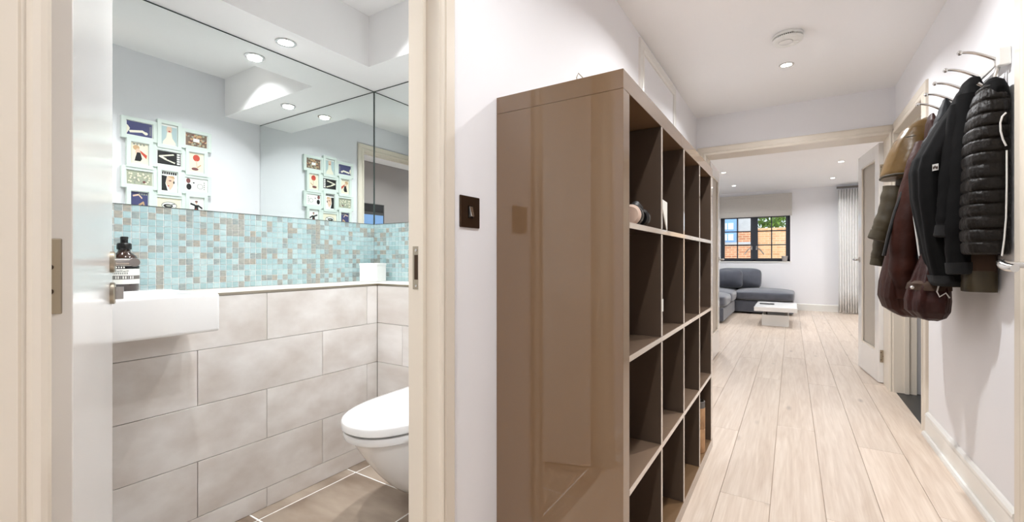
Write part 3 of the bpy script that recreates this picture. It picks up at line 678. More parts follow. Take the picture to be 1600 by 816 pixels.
# ---- collage frame on the bathroom side of the hall wall (seen in the mirrors)
cf = thing('collage_frame', (XO-.006, 1.1885, 1.20), 'pale green collage photo frame of twelve small prints', 'picture frame')
XW = XO-.006
def FM(y, z, d): return (XW-d, y, z)
pc = dict(navy=(66,68,110), bone=(232,226,206), teal=(176,196,198), cream=(232,224,200), brown=(120,100,84), red=(190,70,54), black=(26,25,26), grey=(150,152,142), white=(240,240,236), moss=(168,172,150), tan=(196,160,120), peach=(220,190,166), plum=(120,72,70))
for k, v in pc.items(): mat('print_'+k, v, .5)
PK = list(pc); PM = ['print_'+k for k in PK]
def disc(cy, cz, ry, rz, n=14): return [(cy+ry*math.cos(2*PI*k/n), cz+rz*math.sin(2*PI*k/n)) for k in range(n)]
def bar(a, b, wd):
    dx, dz = b[0]-a[0], b[1]-a[1]; l = math.hypot(dx, dz); nx, nz = -dz/l*wd/2, dx/l*wd/2
    return [(a[0]+nx, a[1]+nz), (a[0]-nx, a[1]-nz), (b[0]-nx, b[1]-nz), (b[0]+nx, b[1]+nz)]
rnd = random.Random(3)
def motif(k):    # polygons in unit coordinates (-1..1)
    B = []
    if k == 0: B = [('bone', [(-1,-.9),(-.75,-.1),(-.9,.3),(-1,.4)]), ('bone', bar((-.8,-.55),(.3,-.25),.34)), ('bone', bar((.2,-.25),(.55,-.6),.28)), ('bone', disc(.5,-.5,.16,.22))]+[('grey', bar((.86,-.7+.2*i),(.86,-.6+.2*i),.14)) for i in range(7)]
    if k == 1: B = [('peach', disc(0,.55,.36,.42)), ('red', disc(0,.38,.14,.07)), ('bone', [(-.3,.25),(.3,.25),(.4,-.3),(.85,-.75),(.85,-1),(-.85,-1),(-.85,-.75),(-.4,-.3)]), ('white', [(-1,1),(1,1),(1,.85),(-1,.85)])]
    if k == 2: B = [('tan', disc(rnd.uniform(-.9,.9), rnd.uniform(-.85,.85), .13, .16, 7)) for _ in range(26)]+[('moss', disc(rnd.uniform(-.9,.9), rnd.uniform(-.85,.85), .1, .13, 7)) for _ in range(18)]+[('plum', disc(rnd.uniform(-.9,.9), rnd.uniform(-.85,.85), .09, .11, 7)) for _ in range(12)]+[('white', [(-.3,-.28),(.28,-.28),(.28,.25),(-.3,.25)])]
    if k == 3: B = [('tan', disc(-.4,.55,.4,.25)), ('red', [(0,.35),(.9,-.1),(.8,-.45),(.2,0)]), ('peach', disc(-.2,.15,.3,.35)), ('black', [(-.3,.1),(.1,.1),(.3,-.5),(.1,-.75),(-.6,-.75),(-.5,-.4)])]+[('grey', [(-.8+.4*i,.8),(-.55+.4*i,.8),(-.55+.4*i,.95),(-.8+.4*i,.95)]) for i in range(4)]
    if k == 4: B = [('bone', bar((-.85,.15),(.4,.65),.2)), ('bone', bar((-.85,.2),(-.3,-.2),.26)), ('bone', bar((-.4,-.2),(.5,-.65),.18))]+[('white', bar((.8,-.8+.36*i),(.8,-.56+.36*i),.26)) for i in range(5)]
    if k == 5: B = [('red', disc(0,.5,.5,.36)), ('peach', bar((0,.2),(.1,-.55),.14)), ('tan', bar((.15,-.5),(.65,-.2),.12)), ('plum', disc(-.2,-.7,.5,.16))]
    if k == 6: B = [('grey', bar((a, b), (a+rnd.uniform(-.2,.2), b+rnd.uniform(-.25,.25)), .06)) for a, b in [(rnd.uniform(-.85,.85), rnd.uniform(-.8,.8)) for _ in range(40)]]+[('cream', disc(rnd.uniform(-.85,.85), rnd.uniform(-.8,.8), .08,.12, 7)) for _ in range(24)]+[('plum', disc(.35,-.55,.12,.15))]
    if k == 7: B = [('black', [(-1,-.95),(-.2,-.95),(-.5,-.2),(-.3,.55),(-1,.6)]), ('peach', [(-.3,.5),(.5,.55),(.7,.1),(.45,-.5),(.1,-.9),(-.2,-.5),(-.45,-.2)]), ('black', disc(.6,-.05,.1,.15)), ('tan', [(-.3,.55),(.6,.62),(.75,.3),(0,.45)]), ('plum', disc(.1,.1,.2,.06)), ('red', disc(-.12,-.45,.12,.06))]+[('black', [(-.95+.28*i,.72),(-.75+.28*i,.72),(-.75+.28*i,.97),(-.95+.28*i,.97)]) for i in range(7)]
    if k == 8: B = [('plum', disc(-.75,.55,.2,.4)), ('black', disc(-.7,-.4,.24,.5)), ('black', disc(-.25,.3,.09,.11)), ('grey', disc(.35,-.2,.3,.45)), ('white', disc(.35,-.2,.24,.36))]+[('grey', bar((.75,-.7+.35*i),(.75,-.5+.35*i),.12)) for i in range(4)]
    if k == 9: B = [('peach', bar((-.8,.6),(-.1,.75),.16)), ('peach', bar((-.1,.75),(.3,.4),.14)), ('tan', bar((-.1,-.3),(.5,.05),.2)), ('tan', bar((.45,.05),(.6,-.6),.16))]+[('grey', [(-.1+.28*i,.72),(.08+.28*i,.72),(.08+.28*i,.9),(-.1+.28*i,.9)]) for i in range(4)]
    if k == 10: B = [('grey', disc(0,-.1,.7,.6)), ('white', disc(0,-.1,.6,.48)), ('black', disc(-.1,-.15,.42,.3)), ('grey', disc(-.05,-.12,.25,.16)), ('black', bar((.2,.1),(.5,.2),.1))]
    if k == 11: B = [('black', [(-.25,.25),(.25,.25),(.35,-.9),(-.35,-.9)]), ('black', bar((-.2,.2),(-.85,.35),.2)), ('black', bar((.2,.2),(.85,-.1),.2)), ('peach', disc(0,.45,.14,.16)), ('plum', disc(0,.6,.22,.10)), ('red', bar((-.1,-.2),(.2,-.6),.16))]
    return B
MB().box(XW-.016, XW-.0005, .978, 1.399, 1.29, 1.84).build('backing', 'frame_mint', cf)
BGC = ['navy','teal','brown','cream','black','cream','moss','white','white','navy','cream','white']
for r in range(4):
    for c_ in range(3):
        k = r*3+c_; land = (r+c_) % 2 == 0
        cy, cz = 1.040+.1485*c_, 1.779-.145*r
        ow, oh = (.0865, .063) if land else (.063, .0865)
        iw, ih = (.065, .043) if land else (.043, .065)
        dd = .023 if land else .027
        m = MB()
        for a0, a1, b0, b1 in ((-ow,-iw,-oh,oh), (iw,ow,-oh,oh), (-iw,iw,-oh,-ih), (-iw,iw,ih,oh)):
            m.box(XW-dd, XW-.0005, cy+a0, cy+a1, cz+b0, cz+b1)
        fo = m.build('frame_section', 'frame_mint', cf)
        pb = MB().box(XW-.0172, XW-.012, cy-iw, cy+iw, cz-ih, cz+ih, PK.index('white'))
        pw, ph = iw*.93, ih*.93
        pb.box(XW-.0176, XW-.0170, cy-pw, cy+pw, cz-ph, cz+ph, PK.index(BGC[k]))
        d0 = .0178
        for q, (cn, poly) in enumerate(motif(k)):
            pl = [(cy+max(-1, min(1, a))*pw, cz+max(-1, min(1, b))*ph) for a, b in poly]
            pb.prism(pl, FM, .0172, d0+.00003*q, PK.index(cn))
        pb.build('print', PM, fo)

# ================================================================== HALL SMALL THINGS
# light switch
ls = thing('light_switch', (XL, .962, 1.136), 'bronze square light switch plate with one chrome rocker', 'light switch')
MB().box(XL, XL+.005, .962-.043, .962+.043, 1.136-.043, 1.136+.043).build('switch_plate', 'bronze', ls, bevel=.002)
MB().box(XL+.004, XL+.007, .962-.010, .962+.010, 1.136-.017, 1.136+.017).build('rocker_frame', 'black_plastic', ls)
MB().add([(XL+.006,.955,1.122),(XL+.006,.969,1.122),(XL+.006,.969,1.152),(XL+.006,.955,1.152),(XL+.014,.956,1.124),(XL+.014,.968,1.124),(XL+.008,.968,1.150),(XL+.008,.956,1.150)], [(0,1,2,3),(4,5,6,7),(0,1,5,4),(1,2,6,5),(2,3,7,6),(3,0,4,7)]).build('rocker', 'chrome', ls, bevel=.001)
for dy in (-.030, .030): MB().lathe([(.001,XL+.004),(.003,XL+.004),(.003,XL+.0058),(.001,XL+.006)], (0,.962+dy,1.136), 10, axis='x').build('screw', 'bronze', ls)
# things in the bookcase
zc1 = .05+3*(CELL+TK)         # floor of the top row
hp = thing('headphones', (BX1-.07, BY0+.13, zc1), 'black padded headphones with a beige ear pad in the top compartment', 'headphones')
hy_, hx_ = 1.302, -.397
mat('beige_pad', (216,190,172), .7)
MB().lathe([(.001,-.018),(.024,-.018),(.030,-.010),(.030,.006),(.024,.012),(.001,.012)], (hx_, hy_, zc1+.0315), 24, axis='y').build('ear_cup', 'black_plastic', hp)
MB().lathe([(.006,-.034),(.024,-.034),(.031,-.027),(.029,-.018),(.006,-.018)], (hx_, hy_, zc1+.0315), 24, axis='y').build('ear_pad', 'beige_pad', hp)
MB().tube([(hx_, hy_+.01, zc1+.055), (hx_-.005, hy_+.04, zc1+.066), (hx_-.01, hy_+.085, zc1+.060), (hx_-.01, hy_+.104, zc1+.040), (hx_-.008, hy_+.112, zc1+.018)], [.012,.014,.015,.014,.010], 12).build('headband', 'black_rubber', hp)
MB().lathe([(.001,-.012),(.024,-.012),(.030,-.004),(.030,.010),(.001,.014)], (hx_-.006, hy_+.090, zc1+.0315), 24, axis='y').build('ear_cup', 'black_plastic', hp)
yb = BY0+.05+CELL+TK
tag(MB().prism([(yb+.012,1.190),(1.665,zc1+.0005),(1.665,1.213),(yb+.012,1.207)], lambda a, b, d: (d-.12*(a-yb)+.006, a, b), -.372, -.369).build('leaning_card', 'paper'), 'blank white card leaning in a top compartment of the bookcase', 'card')
yb4 = BY0+.05+3*(CELL+TK)
tc_ = (BX1-.042, yb4+.165, .0495)
tu = thing('cork_canister', tc_, 'tall cork canister with grey rim in the bottom compartment', 'canister')
MB().lathe([(.001,0),(.037,0),(.039,.004),(.039,.115),(.037,.118),(.001,.118)], tc_, 28).build('lower_body', 'cork', tu)
MB().lathe([(.037,.118),(.039,.121),(.039,.218),(.037,.221),(.001,.221)], tc_, 28).build('upper_body', 'cork', tu)
MB().lathe([(.034,.2205),(.038,.2205),(.038,.250),(.034,.252),(.030,.225)], tc_, 28).build('rim', 'grey_felt', tu)
tag(MB().box(BX1-.001, BX1+.0015, yb-TK+.001, yb+.004, .735+.1, .775+.1).build('price_tag', 'paper'), 'small white sticker on the front edge of a bookcase divider', 'sticker')
# wire clip on the top of the bookcase
cl = at(905, 122, z=BH)
cl = Vector((-.497, 1.125, BH))
tag(MB().tube([(cl.x, cl.y, BH), (cl.x-.004, cl.y, BH+.018), (cl.x, cl.y+.003, BH+.030), (cl.x+.010, cl.y+.008, BH+.018), (cl.x+.008, cl.y+.006, BH+.004)], .0016, 8).build('wire_clip', 'steel'), 'tiny bent wire clip standing on the bookcase top', 'clip')
# picture on the shade-coloured wall (seen in the bathroom mirrors)
pf = thing('wall_picture', (XR, -.52, 1.35), 'blue framed print with a black upper band on the shade-coloured wall', 'picture')
MB().box(XR-.022, XR, -.72, -.32, 1.2, 1.75).build('frame', 'slot_dark', pf)
MB().box(XR-.024, XR-.021, -.70, -.34, 1.22, 1.60).build('print', 'blue_paint', pf)
MB().box(XR-.024, XR-.021, -.70, -.34, 1.64, 1.74).build('upper_band', 'black_plastic', pf)

# ---- coat rack
YH = [2.315, 2.497, 2.660, 2.815, 2.974]; ZR = 1.735
cr = thing('coat_rack', (XR, 2.64, ZR), 'white wall rail of five curved chrome coat hooks', 'coat rack')
MB().box(XR-.030, XR-.022, 2.30, 3.02, ZR-.016, ZR+.016).build('rail', 'trim_white', cr, bevel=.002)
for y in (2.292, 3.02): MB().box(XR-.034, XR, y-.010, y+.012, ZR-.030, ZR+.036).build('bracket', 'trim_white', cr, bevel=.004)
for y in YH:
    pts = []
    for k in range(9):
        f = k/8; pts.append((XR-.034-.092*f, y, ZR+.006+.044*math.sin(f*PI*.5)))
    hk = MB().tube([(XR-.024, y, ZR-.025), (XR-.030, y, ZR)]+pts, [.0068]*2+[.0064-.002*k/8 for k in range(9)], 12).build('hook', 'chrome', cr)
    e = pts[-1]
    MB().lathe([(.001,-.009),(.005,-.0075),(.0085,-.002),(.0085,.002),(.005,.0075),(.001,.009)], e, 14).build('ball_end', 'chrome', hk)
    MB().tube([(XR-.024, y, ZR-.020), (XR-.036, y, ZR-.075), (XR-.060, y, ZR-.092), (XR-.078, y, ZR-.075)], [.007,.007,.0065,.006], 10).build('lower_hook', 'chrome', hk)

# ---- coats.  A garment is a loft of cross-sections; outline read at the plane y = yc
def garment_rings(yc, ay, outl, n=64, folds=5, amp=.07, seed=0, quilt=None, top_round=True, wall=XR-.004, sub=6, yshift=0, nearflat=1.0):
    rn = random.Random(seed); ph = [rn.uniform(0, 6.28) for _ in range(4)]
    keys = []
    for (ul, ur, v, ky) in outl:
        a = at(ul, v, y=yc); b = at(ur, v, y=yc); keys.append((a.z, a.x, min(b.x, wall), ky))
    rows = []
    for i in range(len(keys)-1):
        for q in range(sub):
            f = q/sub; f2 = f*f*(3-2*f)*.5+f*.5
            rows.append([p+(r-p)*f2 for p, r in zip(keys[i], keys[i+1])])
    rows.append(list(keys[-1])); rings = []
    zt, zb_ = rows[0][0], rows[-1][0]
    for z, xl, xr, ky in rows:
        g = (zt-z)/max(zt-zb_, 1e-6); cx, ax = (xl+xr)/2, (xr-xl)/2; ring = []
        for k in range(n):
            q = 2*PI*k/n; c0, s0 = math.cos(q), math.sin(q); e = 2/2.6
            px = math.copysign(abs(c0)**e, c0); py = math.copysign(abs(s0)**e, s0)
            m = 1+amp*min(1, g*2.2)*(math.sin(q*folds+ph[0]+1.3*math.sin(g*4+ph[1]))+.5*math.sin(q*folds*2.3+ph[2]+3*g))
            if quilt:
                t = ((z-zb_)/quilt) % 1; e2 = min(t, 1-t); m *= 1+.020*(math.sqrt(max(0, 1-(2*t-1)**2))-.6)*2-.075*math.exp(-(e2/.09)**2)+.014*math.sin(q*19+z*70+ph[3])*math.sin(q*7+ph[1])
            x = cx+ax*px*(m if px < 0 else 1+(m-1)*.2); x = min(x, wall)
            ring.append((x, yc+ay*ky*py*m+yshift*g, z))
        rings.append(ring)
    return rings
def sleeve(name, pts, r, m, parent, n=20, seed=1, cuff=None, amp=.07):
    rn = random.Random(seed); mb = MB(); P = []; Rr = []
    V = [Vector(p) for p in pts]
    for i in range(len(V)-1):
        for q in range(6):
            f = q/6; p0_, p1_, p2_, p3_ = V[max(i-1,0)], V[i], V[i+1], V[min(i+2, len(V)-1)]
            P.append(.5*((2*p1_)+(-p0_+p2_)*f+(2*p0_-5*p1_+4*p2_-p3_)*f*f+(-p0_+3*p1_-3*p2_+p3_)*f**3)); Rr.append(r[i]+(r[i+1]-r[i])*f)
    P.append(V[-1]); Rr.append(r[-1])
    Rr = [a*(1+amp*math.sin(j*1.25+seed)*math.sin(j*.45)) for j, a in enumerate(Rr)]
    P = [Vector((min(p.x, XR-.006-a), p.y, p.z)) for p, a in zip(P, Rr)]
    mb.tube(P, Rr, n); o = mb.build(name, m, parent, sharp=60)
    if cuff:
        d = (P[-1]-P[-4]).normalized(); MB().tube([P[-1]-d*.012, P[-1]+d*.03, P[-1]+d*.034], [Rr[-1]*1.07, Rr[-1]*1.04, Rr[-1]*.9], n).build('cuff', cuff, o)
    return o
def coat(name, y, label, cat='coat'):
    return thing(name, (XR-.06, y, 1.2), label, cat, 'coats on the hall rack')

# olive parka, furthest hook
g = coat('parka', 2.99, 'olive parka with big hood hanging beside the narrow doorway')
MB().loft(garment_rings(3.12, .10, [(1428,1452,196,.3),(1412,1456,215,.6),(1404,1456,260,.9),(1398,1456,300,1),(1390,1452,350,1),(1384,1450,400,1),(1384,1448,440,1)], folds=4, amp=.06, seed=2), 0).build('body', 'olive_dark', g, sharp=60)
hd_ = MB().loft(garment_rings(3.06, .115, [(1440,1452,187,.35),(1425,1454,195,.7),(1408,1454,207,.95),(1398,1453,222,1.05),(1388,1452,243,1.1),(1381,1451,262,1.1),(1377,1449,274,1.05),(1378,1446,281,1.0)], folds=3, amp=.035, seed=5), 0)
ho = hd_.build('hood', 'olive', g, sharp=60)
def ring_at(yc, ay, ul, ur, v, r, m, par, nm, ky=1.0):
    rr = garment_rings(yc, ay, [(ul,ur,v,ky),(ul,ur,v+1,ky)], sub=1, amp=0)[0]
    MB().tube([p for p in rr]+[rr[0]], r, 8).build(nm, m, par)
ring_at(3.06, .122, 1376.5, 1446, 279, .006, 'olive_dark', ho, 'hood_hem')
ring_at(3.06, .117, 1397.5, 1453, 223, .0022, 'olive_dark', ho, 'seam')
pA = [at(1398,292,y=3.05), at(1392,320,y=3.05), at(1381,350,y=3.05), at(1374,366,y=3.05)]
sleeve('sleeve', [tuple(p) for p in pA], [.050,.048,.044,.040], 'olive_dark', g, cuff='olive_dark', seed=3)
pA = [at(1388,340,y=3.14), at(1380,375,y=3.14), at(1374,398,y=3.14), at(1372,406,y=3.14)]
sleeve('sleeve', [tuple(p) for p in pA], [.045,.042,.036,.033], 'olive_dark', g, cuff='olive_dark', seed=8)
# maroon jacket
g = coat('jacket', 2.84, 'dark maroon waxed jacket with a full rounded hem')
MB().loft(garment_rings(2.86, .11, [(1452,1458,180,.3),(1448,1462,192,.6),(1446,1464,215,.7),(1440,1464,258,.8),(1414,1462,296,1),(1398,1460,350,1),(1386,1458,400,1.1),(1377,1455,440,1.15),(1375,1452,462,1.15),(1382,1449,480,1.0),(1398,1446,490,.75),(1408,1440,494,.4)], folds=6, amp=.075, seed=11), 0).build('body', 'maroon', g, sharp=60)
pA = [at(1448,225,y=2.80), at(1430,290,y=2.77), at(1414,360,y=2.765), at(1411,420,y=2.765), at(1414,455,y=2.765)]
sleeve('sleeve', [tuple(p) for p in pA], [.045,.055,.055,.052,.040], 'maroon', g, seed=4, cuff='maroon')
zp = [at(u_, v_, y=2.745) for u_, v_ in ((1410,300),(1399,330),(1389,365),(1381,400))]
MB().tube([tuple(p) for p in zp], .008, 8).build('zip_trim', 'black_rubber', g)
# burgundy bag
g = coat('duffel_bag', 2.62, 'soft burgundy bag sagging below the coats', 'bag')
MB().loft(garment_rings(2.62, .10, [(1440,1470,395,.3),(1428,1478,425,.7),(1420,1484,448,.95),(1416,1484,468,1.05),(1417,1482,484,1.0),(1428,1476,494,.8),(1442,1466,499,.5),(1450,1460,500,.2)], folds=6, amp=.08, seed=21), 0).build('body', 'burgundy', g, sharp=60)
MB().loft(garment_rings(2.62, .107, [(1424,1483,438,.85),(1419,1485,442,.95),(1418,1485,452,.97)], folds=4, amp=.03, seed=21, sub=3), 0).build('top_band', 'brown_wool', g)
pp = at(1425, 449, y=2.512)
MB().lathe([(.001,-.006),(.007,-.004),(.007,.002),(.001,.003)], tuple(pp), 14, axis='y').build('snap_button', 'chrome', g)
MB().tube([tuple(at(u_, v_, y=2.505)) for u_, v_ in ((1469,438),(1464,456),(1468,464),(1478,458),(1484,466))], .0028, 8).build('drawcord', 'piping', g)
# navy padded jacket with pale zip
g = coat('padded_jacket', 2.68, 'dark navy padded jacket with a pale front zip')
MB().loft(garment_rings(2.75, .07, [(1474,1480,156,.3),(1468,1488,170,.6),(1458,1488,195,.8),(1438,1488,230,.95),(1428,1486,290,1),(1427,1484,340,1),(1430,1482,400,1),(1433,1480,424,.95)], folds=4, amp=.05, seed=31, quilt=.048), 0).build('body', 'navy', g, sharp=60)
MB().tube([tuple(at(u_, v_, y=2.668)) for u_, v_ in ((1424,282),(1425,310),(1428,340),(1433,375),(1437,405),(1439,424))], .0035, 8).build('zip', 'piping', g)
MB().tube([tuple(at(u_, v_, y=2.665)) for u_, v_ in ((1439,400),(1440,412),(1439,422))], .008, 8).build('zip_pull', 'navy', g)
# tweed coat
g = coat('tweed_coat', 2.53, 'beige tweed coat showing only its hem under the black jacket')
MB().loft(garment_rings(2.64, .055, [(1492,1502,200,.4),(1476,1506,250,.7),(1460,1508,310,.9),(1447,1508,380,1),(1441,1506,430,1),(1440,1504,447,.98)], folds=3, amp=.04, seed=41), 0).build('body', 'tweed', g, sharp=60)
# black hooded jacket
g = coat('hooded_jacket', 2.47, 'black hooded softshell jacket with a small white chest patch')
MB().loft(garment_rings(2.52, .10, [(1508,1522,132,.3),(1496,1530,145,.6),(1482,1532,170,.8),(1462,1532,196,.9),(1444,1532,225,1.0),(1429,1530,250,1.05),(1424,1528,270,1.05),(1426,1526,310,1.02),(1434,1524,350,1),(1443,1522,395,1),(1450,1520,420,1),(1455,1518,438,.98)], folds=5, amp=.065, seed=51), 0).build('body', 'black_fleece', g, sharp=60)
ho = MB().loft(garment_rings(2.49, .09, [(1512,1522,124,.3),(1505,1528,130,.7),(1500,1532,142,.9),(1497,1534,158,1),(1496,1534,178,.95),(1500,1532,196,.7)], folds=3, amp=.05, seed=52), 0).build('hood', 'black_fleece', g, sharp=60)
pA = [at(1500,165,y=2.43), at(1492,230,y=2.42), at(1484,300,y=2.415), at(1480,345,y=2.415), at(1478,358,y=2.415)]
sleeve('sleeve', [tuple(p) for p in pA], [.030,.036,.036,.033,.031], 'black_fleece', g, seed=5, cuff='black_knit')
pA = [at(1512,150,y=2.42), at(1510,220,y=2.40), at(1503,300,y=2.395), at(1498,370,y=2.395), at(1500,415,y=2.395)]
sleeve('sleeve', [tuple(p) for p in pA], [.034,.044,.046,.043,.038], 'black_fleece', g, seed=6, cuff='black_knit')
MB().loft(garment_rings(2.515, .095, [(1450,1520,430,1),(1452,1520,442,1),(1456,1518,446,.95)], folds=3, amp=.02, seed=51, sub=3), 0).build('hem_band', 'black_knit', g)
a, b, c3, d3 = [at(u_, v_, y=2.417) for u_, v_ in ((1457.5,257.5),(1467,255.5),(1467,265.5),(1457.5,267.5))]
off = Vector((-.002, -.003, 0)); th_ = Vector((0, .004, 0))
pt_ = MB().add([tuple(p+off) for p in (a,b,c3,d3)]+[tuple(p+th_) for p in (a,b,c3,d3)], [(0,1,2,3),(4,5,6,7),(0,1,5,4),(1,2,6,5),(2,3,7,6),(3,0,4,7)]).build('logo_patch', 'piping', g)
lgm = MB()
for (fa, fb, fc, fd) in ((.12,.3,.35,.75),(.36,.55,.25,.65),(.62,.88,.4,.8)):
    q = [a+(b-a)*fx+(d3-a)*fy+off*1.3 for fx, fy in ((fa,fc),(fb,fc),(fb,fd),(fa,fd))]; lgm.add([tuple(p) for p in q]+[tuple(p-off*.5) for p in q], [(0,1,2,3),(4,5,6,7),(0,1,5,4),(1,2,6,5),(2,3,7,6),(3,0,4,7)])
lgm.build('logo_mark', 'brown_wool', pt_)
# brown jacket under the gilet
g = coat('wool_jacket', 2.37, 'brown jacket whose ribbed hem shows below the quilted gilet')
MB().loft(garment_rings(2.41, .055, [(1530,1548,140,.4),(1516,1560,170,.8),(1506,1562,250,.95),(1503,1562,350,1),(1503,1562,400,1),(1502,1562,425,1)], folds=3, amp=.03, seed=61), 0).build('body', 'brown_wool', g, sharp=60)
MB().loft(garment_rings(2.41, .057, [(1502,1562,423,1),(1501.5,1562,440,1),(1503,1561,455,.97)], folds=3, amp=.015, seed=61, sub=3), 0).build('hem_band', 'olive_dark', g)
# quilted gilet, first hook
g = coat('quilted_gilet', 2.33, 'black-brown quilted gilet with pale piping nearest the closed door', 'gilet')
MB().loft(garment_rings(2.31, .085, [(1537,1552,133,.35),(1527,1566,142,.7),(1520,1574,160,.9),(1512,1576,190,1),(1507,1577,230,1),(1505,1577,280,1),(1502,1577,330,1),(1502,1576,370,1),(1505,1575,398,.98)], folds=3, amp=.02, seed=71, quilt=.046, sub=24, n=120), 0).build('quilted_body', 'quilt', g, sharp=70)
MB().loft(garment_rings(2.30, .065, [(1542,1556,126,.5),(1536,1566,133,.8),(1533,1572,146,1),(1534,1574,160,1)], folds=3, amp=.02, seed=72), 0).build('collar', 'black_fleece', g, sharp=60)
arm = [at(u_, v_, y=2.222) for u_, v_ in ((1572,176),(1566,182),(1563,192),(1563.5,205),(1567,218),(1572,228))]
MB().tube([tuple(p) for p in arm], .0028, 8).build('armhole_piping', 'piping', g)
MB().tube([tuple(at(u_, v_, y=2.222)) for u_, v_ in ((1573,235),(1573,290),(1572,340),(1569,375),(1565.5,400))], .0025, 8).build('front_piping', 'piping', g)

# ================================================================== UTILITY ROOM beyond the narrow doorway
struct(MB().box(XR, 2.3, 3.2, 5.5, -.05, -.002).build('floor', 'slate'), 'dark slate floor beyond the narrow doorway', 'floor')
struct(MB().box(XR+.12, 2.3, 3.1, 3.2, 0, ZC).box(2.3, 2.4, 3.1, 5.5, 0, ZC).build('wall_utility', 'wall'), 'plain wall of the utility room', 'wall')
struct(MB().box(XR+.12, 2.4, 3.1, YE, ZC-.02, ZC).build('ceiling', 'ceiling'), 'white utility room ceiling', 'ceiling')
uc = thing('laundry_basket', (1.02, 4.28, 0), 'tall grey laundry basket beyond the narrow doorway', 'laundry basket')
ucm = MB(); rings = []
for z in [k*.05 for k in range(13)]:
    rings.append([(1.0+(.16+.008*math.cos(14*2*PI*k/56))*math.cos(2*PI*k/56), 4.19+(.16+.008*math.cos(14*2*PI*k/56))*math.sin(2*PI*k/56), .04+z*1.6) for k in range(56)])
ucm.loft(rings, 0).build('basket_body', 'grey_cloth', uc)
MB().lathe([(.001,0),(.165,0),(.17,.01),(.17,.04),(.001,.04)], (1.0,4.19,0), 40).build('base_ring', 'black_rubber', uc)

# ================================================================== LIVING ROOM THINGS
def cushion(name, x0, x1, y0, y1, z0, z1, m, parent, puff=.02, sub=2, rot=None):
    bm = bmesh.new(); bmesh.ops.create_cube(bm, size=1); bmesh.ops.subdivide_edges(bm, edges=bm.edges, cuts=5, use_grid_fill=True)
    rn = random.Random(name+str(x0))
    sx, sy, sz = x1-x0, y1-y0, z1-z0; cx, cy, cz = (x0+x1)/2, (y0+y1)/2, (z0+z1)/2; r = min(sx, sy, sz)*.34
    for v in bm.verts:
        p = Vector((v.co.x*sx, v.co.y*sy, v.co.z*sz)); hb_ = Vector((sx/2-r, sy/2-r, sz/2-r))
        q = Vector((max(-hb_.x, min(hb_.x, p.x)), max(-hb_.y, min(hb_.y, p.y)), max(-hb_.z, min(hb_.z, p.z))))
        d = p-q
        if d.length > r: p = q+d.normalized()*r
        u_, w_, t_ = v.co.x*2, v.co.y*2, v.co.z*2
        bul = puff*(1-u_*u_)*(1-t_*t_) if sy < sx and sy < sz else puff*(1-u_*u_)*(1-w_*w_)
        if sy < sx and sy < sz: p.y += math.copysign(bul, p.y) if abs(w_) > .9 else 0
        else: p.z += bul if t_ > .9 else 0
        p += Vector((rn.uniform(-1,1), rn.uniform(-1,1), rn.uniform(-1,1)))*.004
        v.co = p
    me = bpy.data.meshes.new(name); bm.to_mesh(me); bm.free(); me.materials.append(MATS[m])
    for p in me.polygons: p.use_smooth = True
    o = bpy.data.objects.new(name, me); C.objects.link(o); o.location = (cx, cy, cz)
    if rot: o.rotation_euler = rot
    q = o.modifiers.new('sub', 'SUBSURF'); q.levels = 1; q.render_levels = sub
    if parent: o.matrix_basis = Matrix.LocRotScale(Vector((cx,cy,cz)), (Matrix.Rotation(rot[2],3,'Z') @ Matrix.Rotation(rot[1],3,'Y') @ Matrix.Rotation(rot[0],3,'X')).to_quaternion() if rot else None, None); adopt(o, parent)
    return o
so = thing('corner_sofa', (-.9, 9.2, 0), 'grey velvet corner sofa below the window', 'sofa')
MB().box(-2.9, .03, 9.18, 10.20, .03, .24).build('base', 'sofa', so, bevel=.02)
MB().box(-1.75, -.895, 7.55, 9.17, .03, .24).build('base', 'sofa', so, bevel=.02)
cushion('seat_cushion', -.92, .05, 9.13, 10.2, .24, .42, 'sofa', so, .03)
cushion('seat_cushion', -1.8, -.86, 8.40, 9.30, .24, .44, 'sofa', so, .035)
cushion('seat_cushion', -1.8, -.86, 7.52, 8.38, .24, .44, 'sofa', so, .035)
cushion('seat_cushion', -2.9, -.93, 9.25, 10.2, .24, .42, 'sofa', so, .03)
cushion('back_cushion', -1.28, -.50, 9.80, 10.08, .42, .82, 'sofa', so, .05, rot=(-.18,0,0))
cushion('back_cushion', -2.1, -1.30, 9.80, 10.08, .42, .82, 'sofa', so, .05, rot=(-.18,0,0))
MB().box(-2.9, -.55, 10.06, 10.22, .24, .72).box(-1.95, -1.72, 7.55, 9.17, .03, .70).build('backrest', 'sofa', so, bevel=.03)
tag(cushion('scatter_cushion', -1.34, -.80, 9.48, 9.64, .45, .79, 'cushion', None, .06, rot=(-.22,0,.12)), 'dark grey scatter cushion propped on the corner sofa', 'cushion')
# coffee table
ct = thing('coffee_table', (-.21, 8.05, 0), 'low white coffee table on a box base', 'coffee table')
MB().box(-.480, .066, 7.56, 8.52, .225, .290).build('table_top', 'table_white', ct, bevel=.004)
MB().box(-.385, -.035, 7.68, 8.40, 0, .165).build('box_base', 'table_white', ct, bevel=.003)
for x in (-.36, -.085):
    MB().box(x, x+.03, 7.70, 8.38, .165, .225).build('spacer_rail', 'grey_felt', ct)
tag(MB().box(-.43, -.23, 8.02, 8.07, .290, .306).build('remote_control', 'black_plastic', bevel=.005), 'slim black remote control on the white coffee table', 'remote')
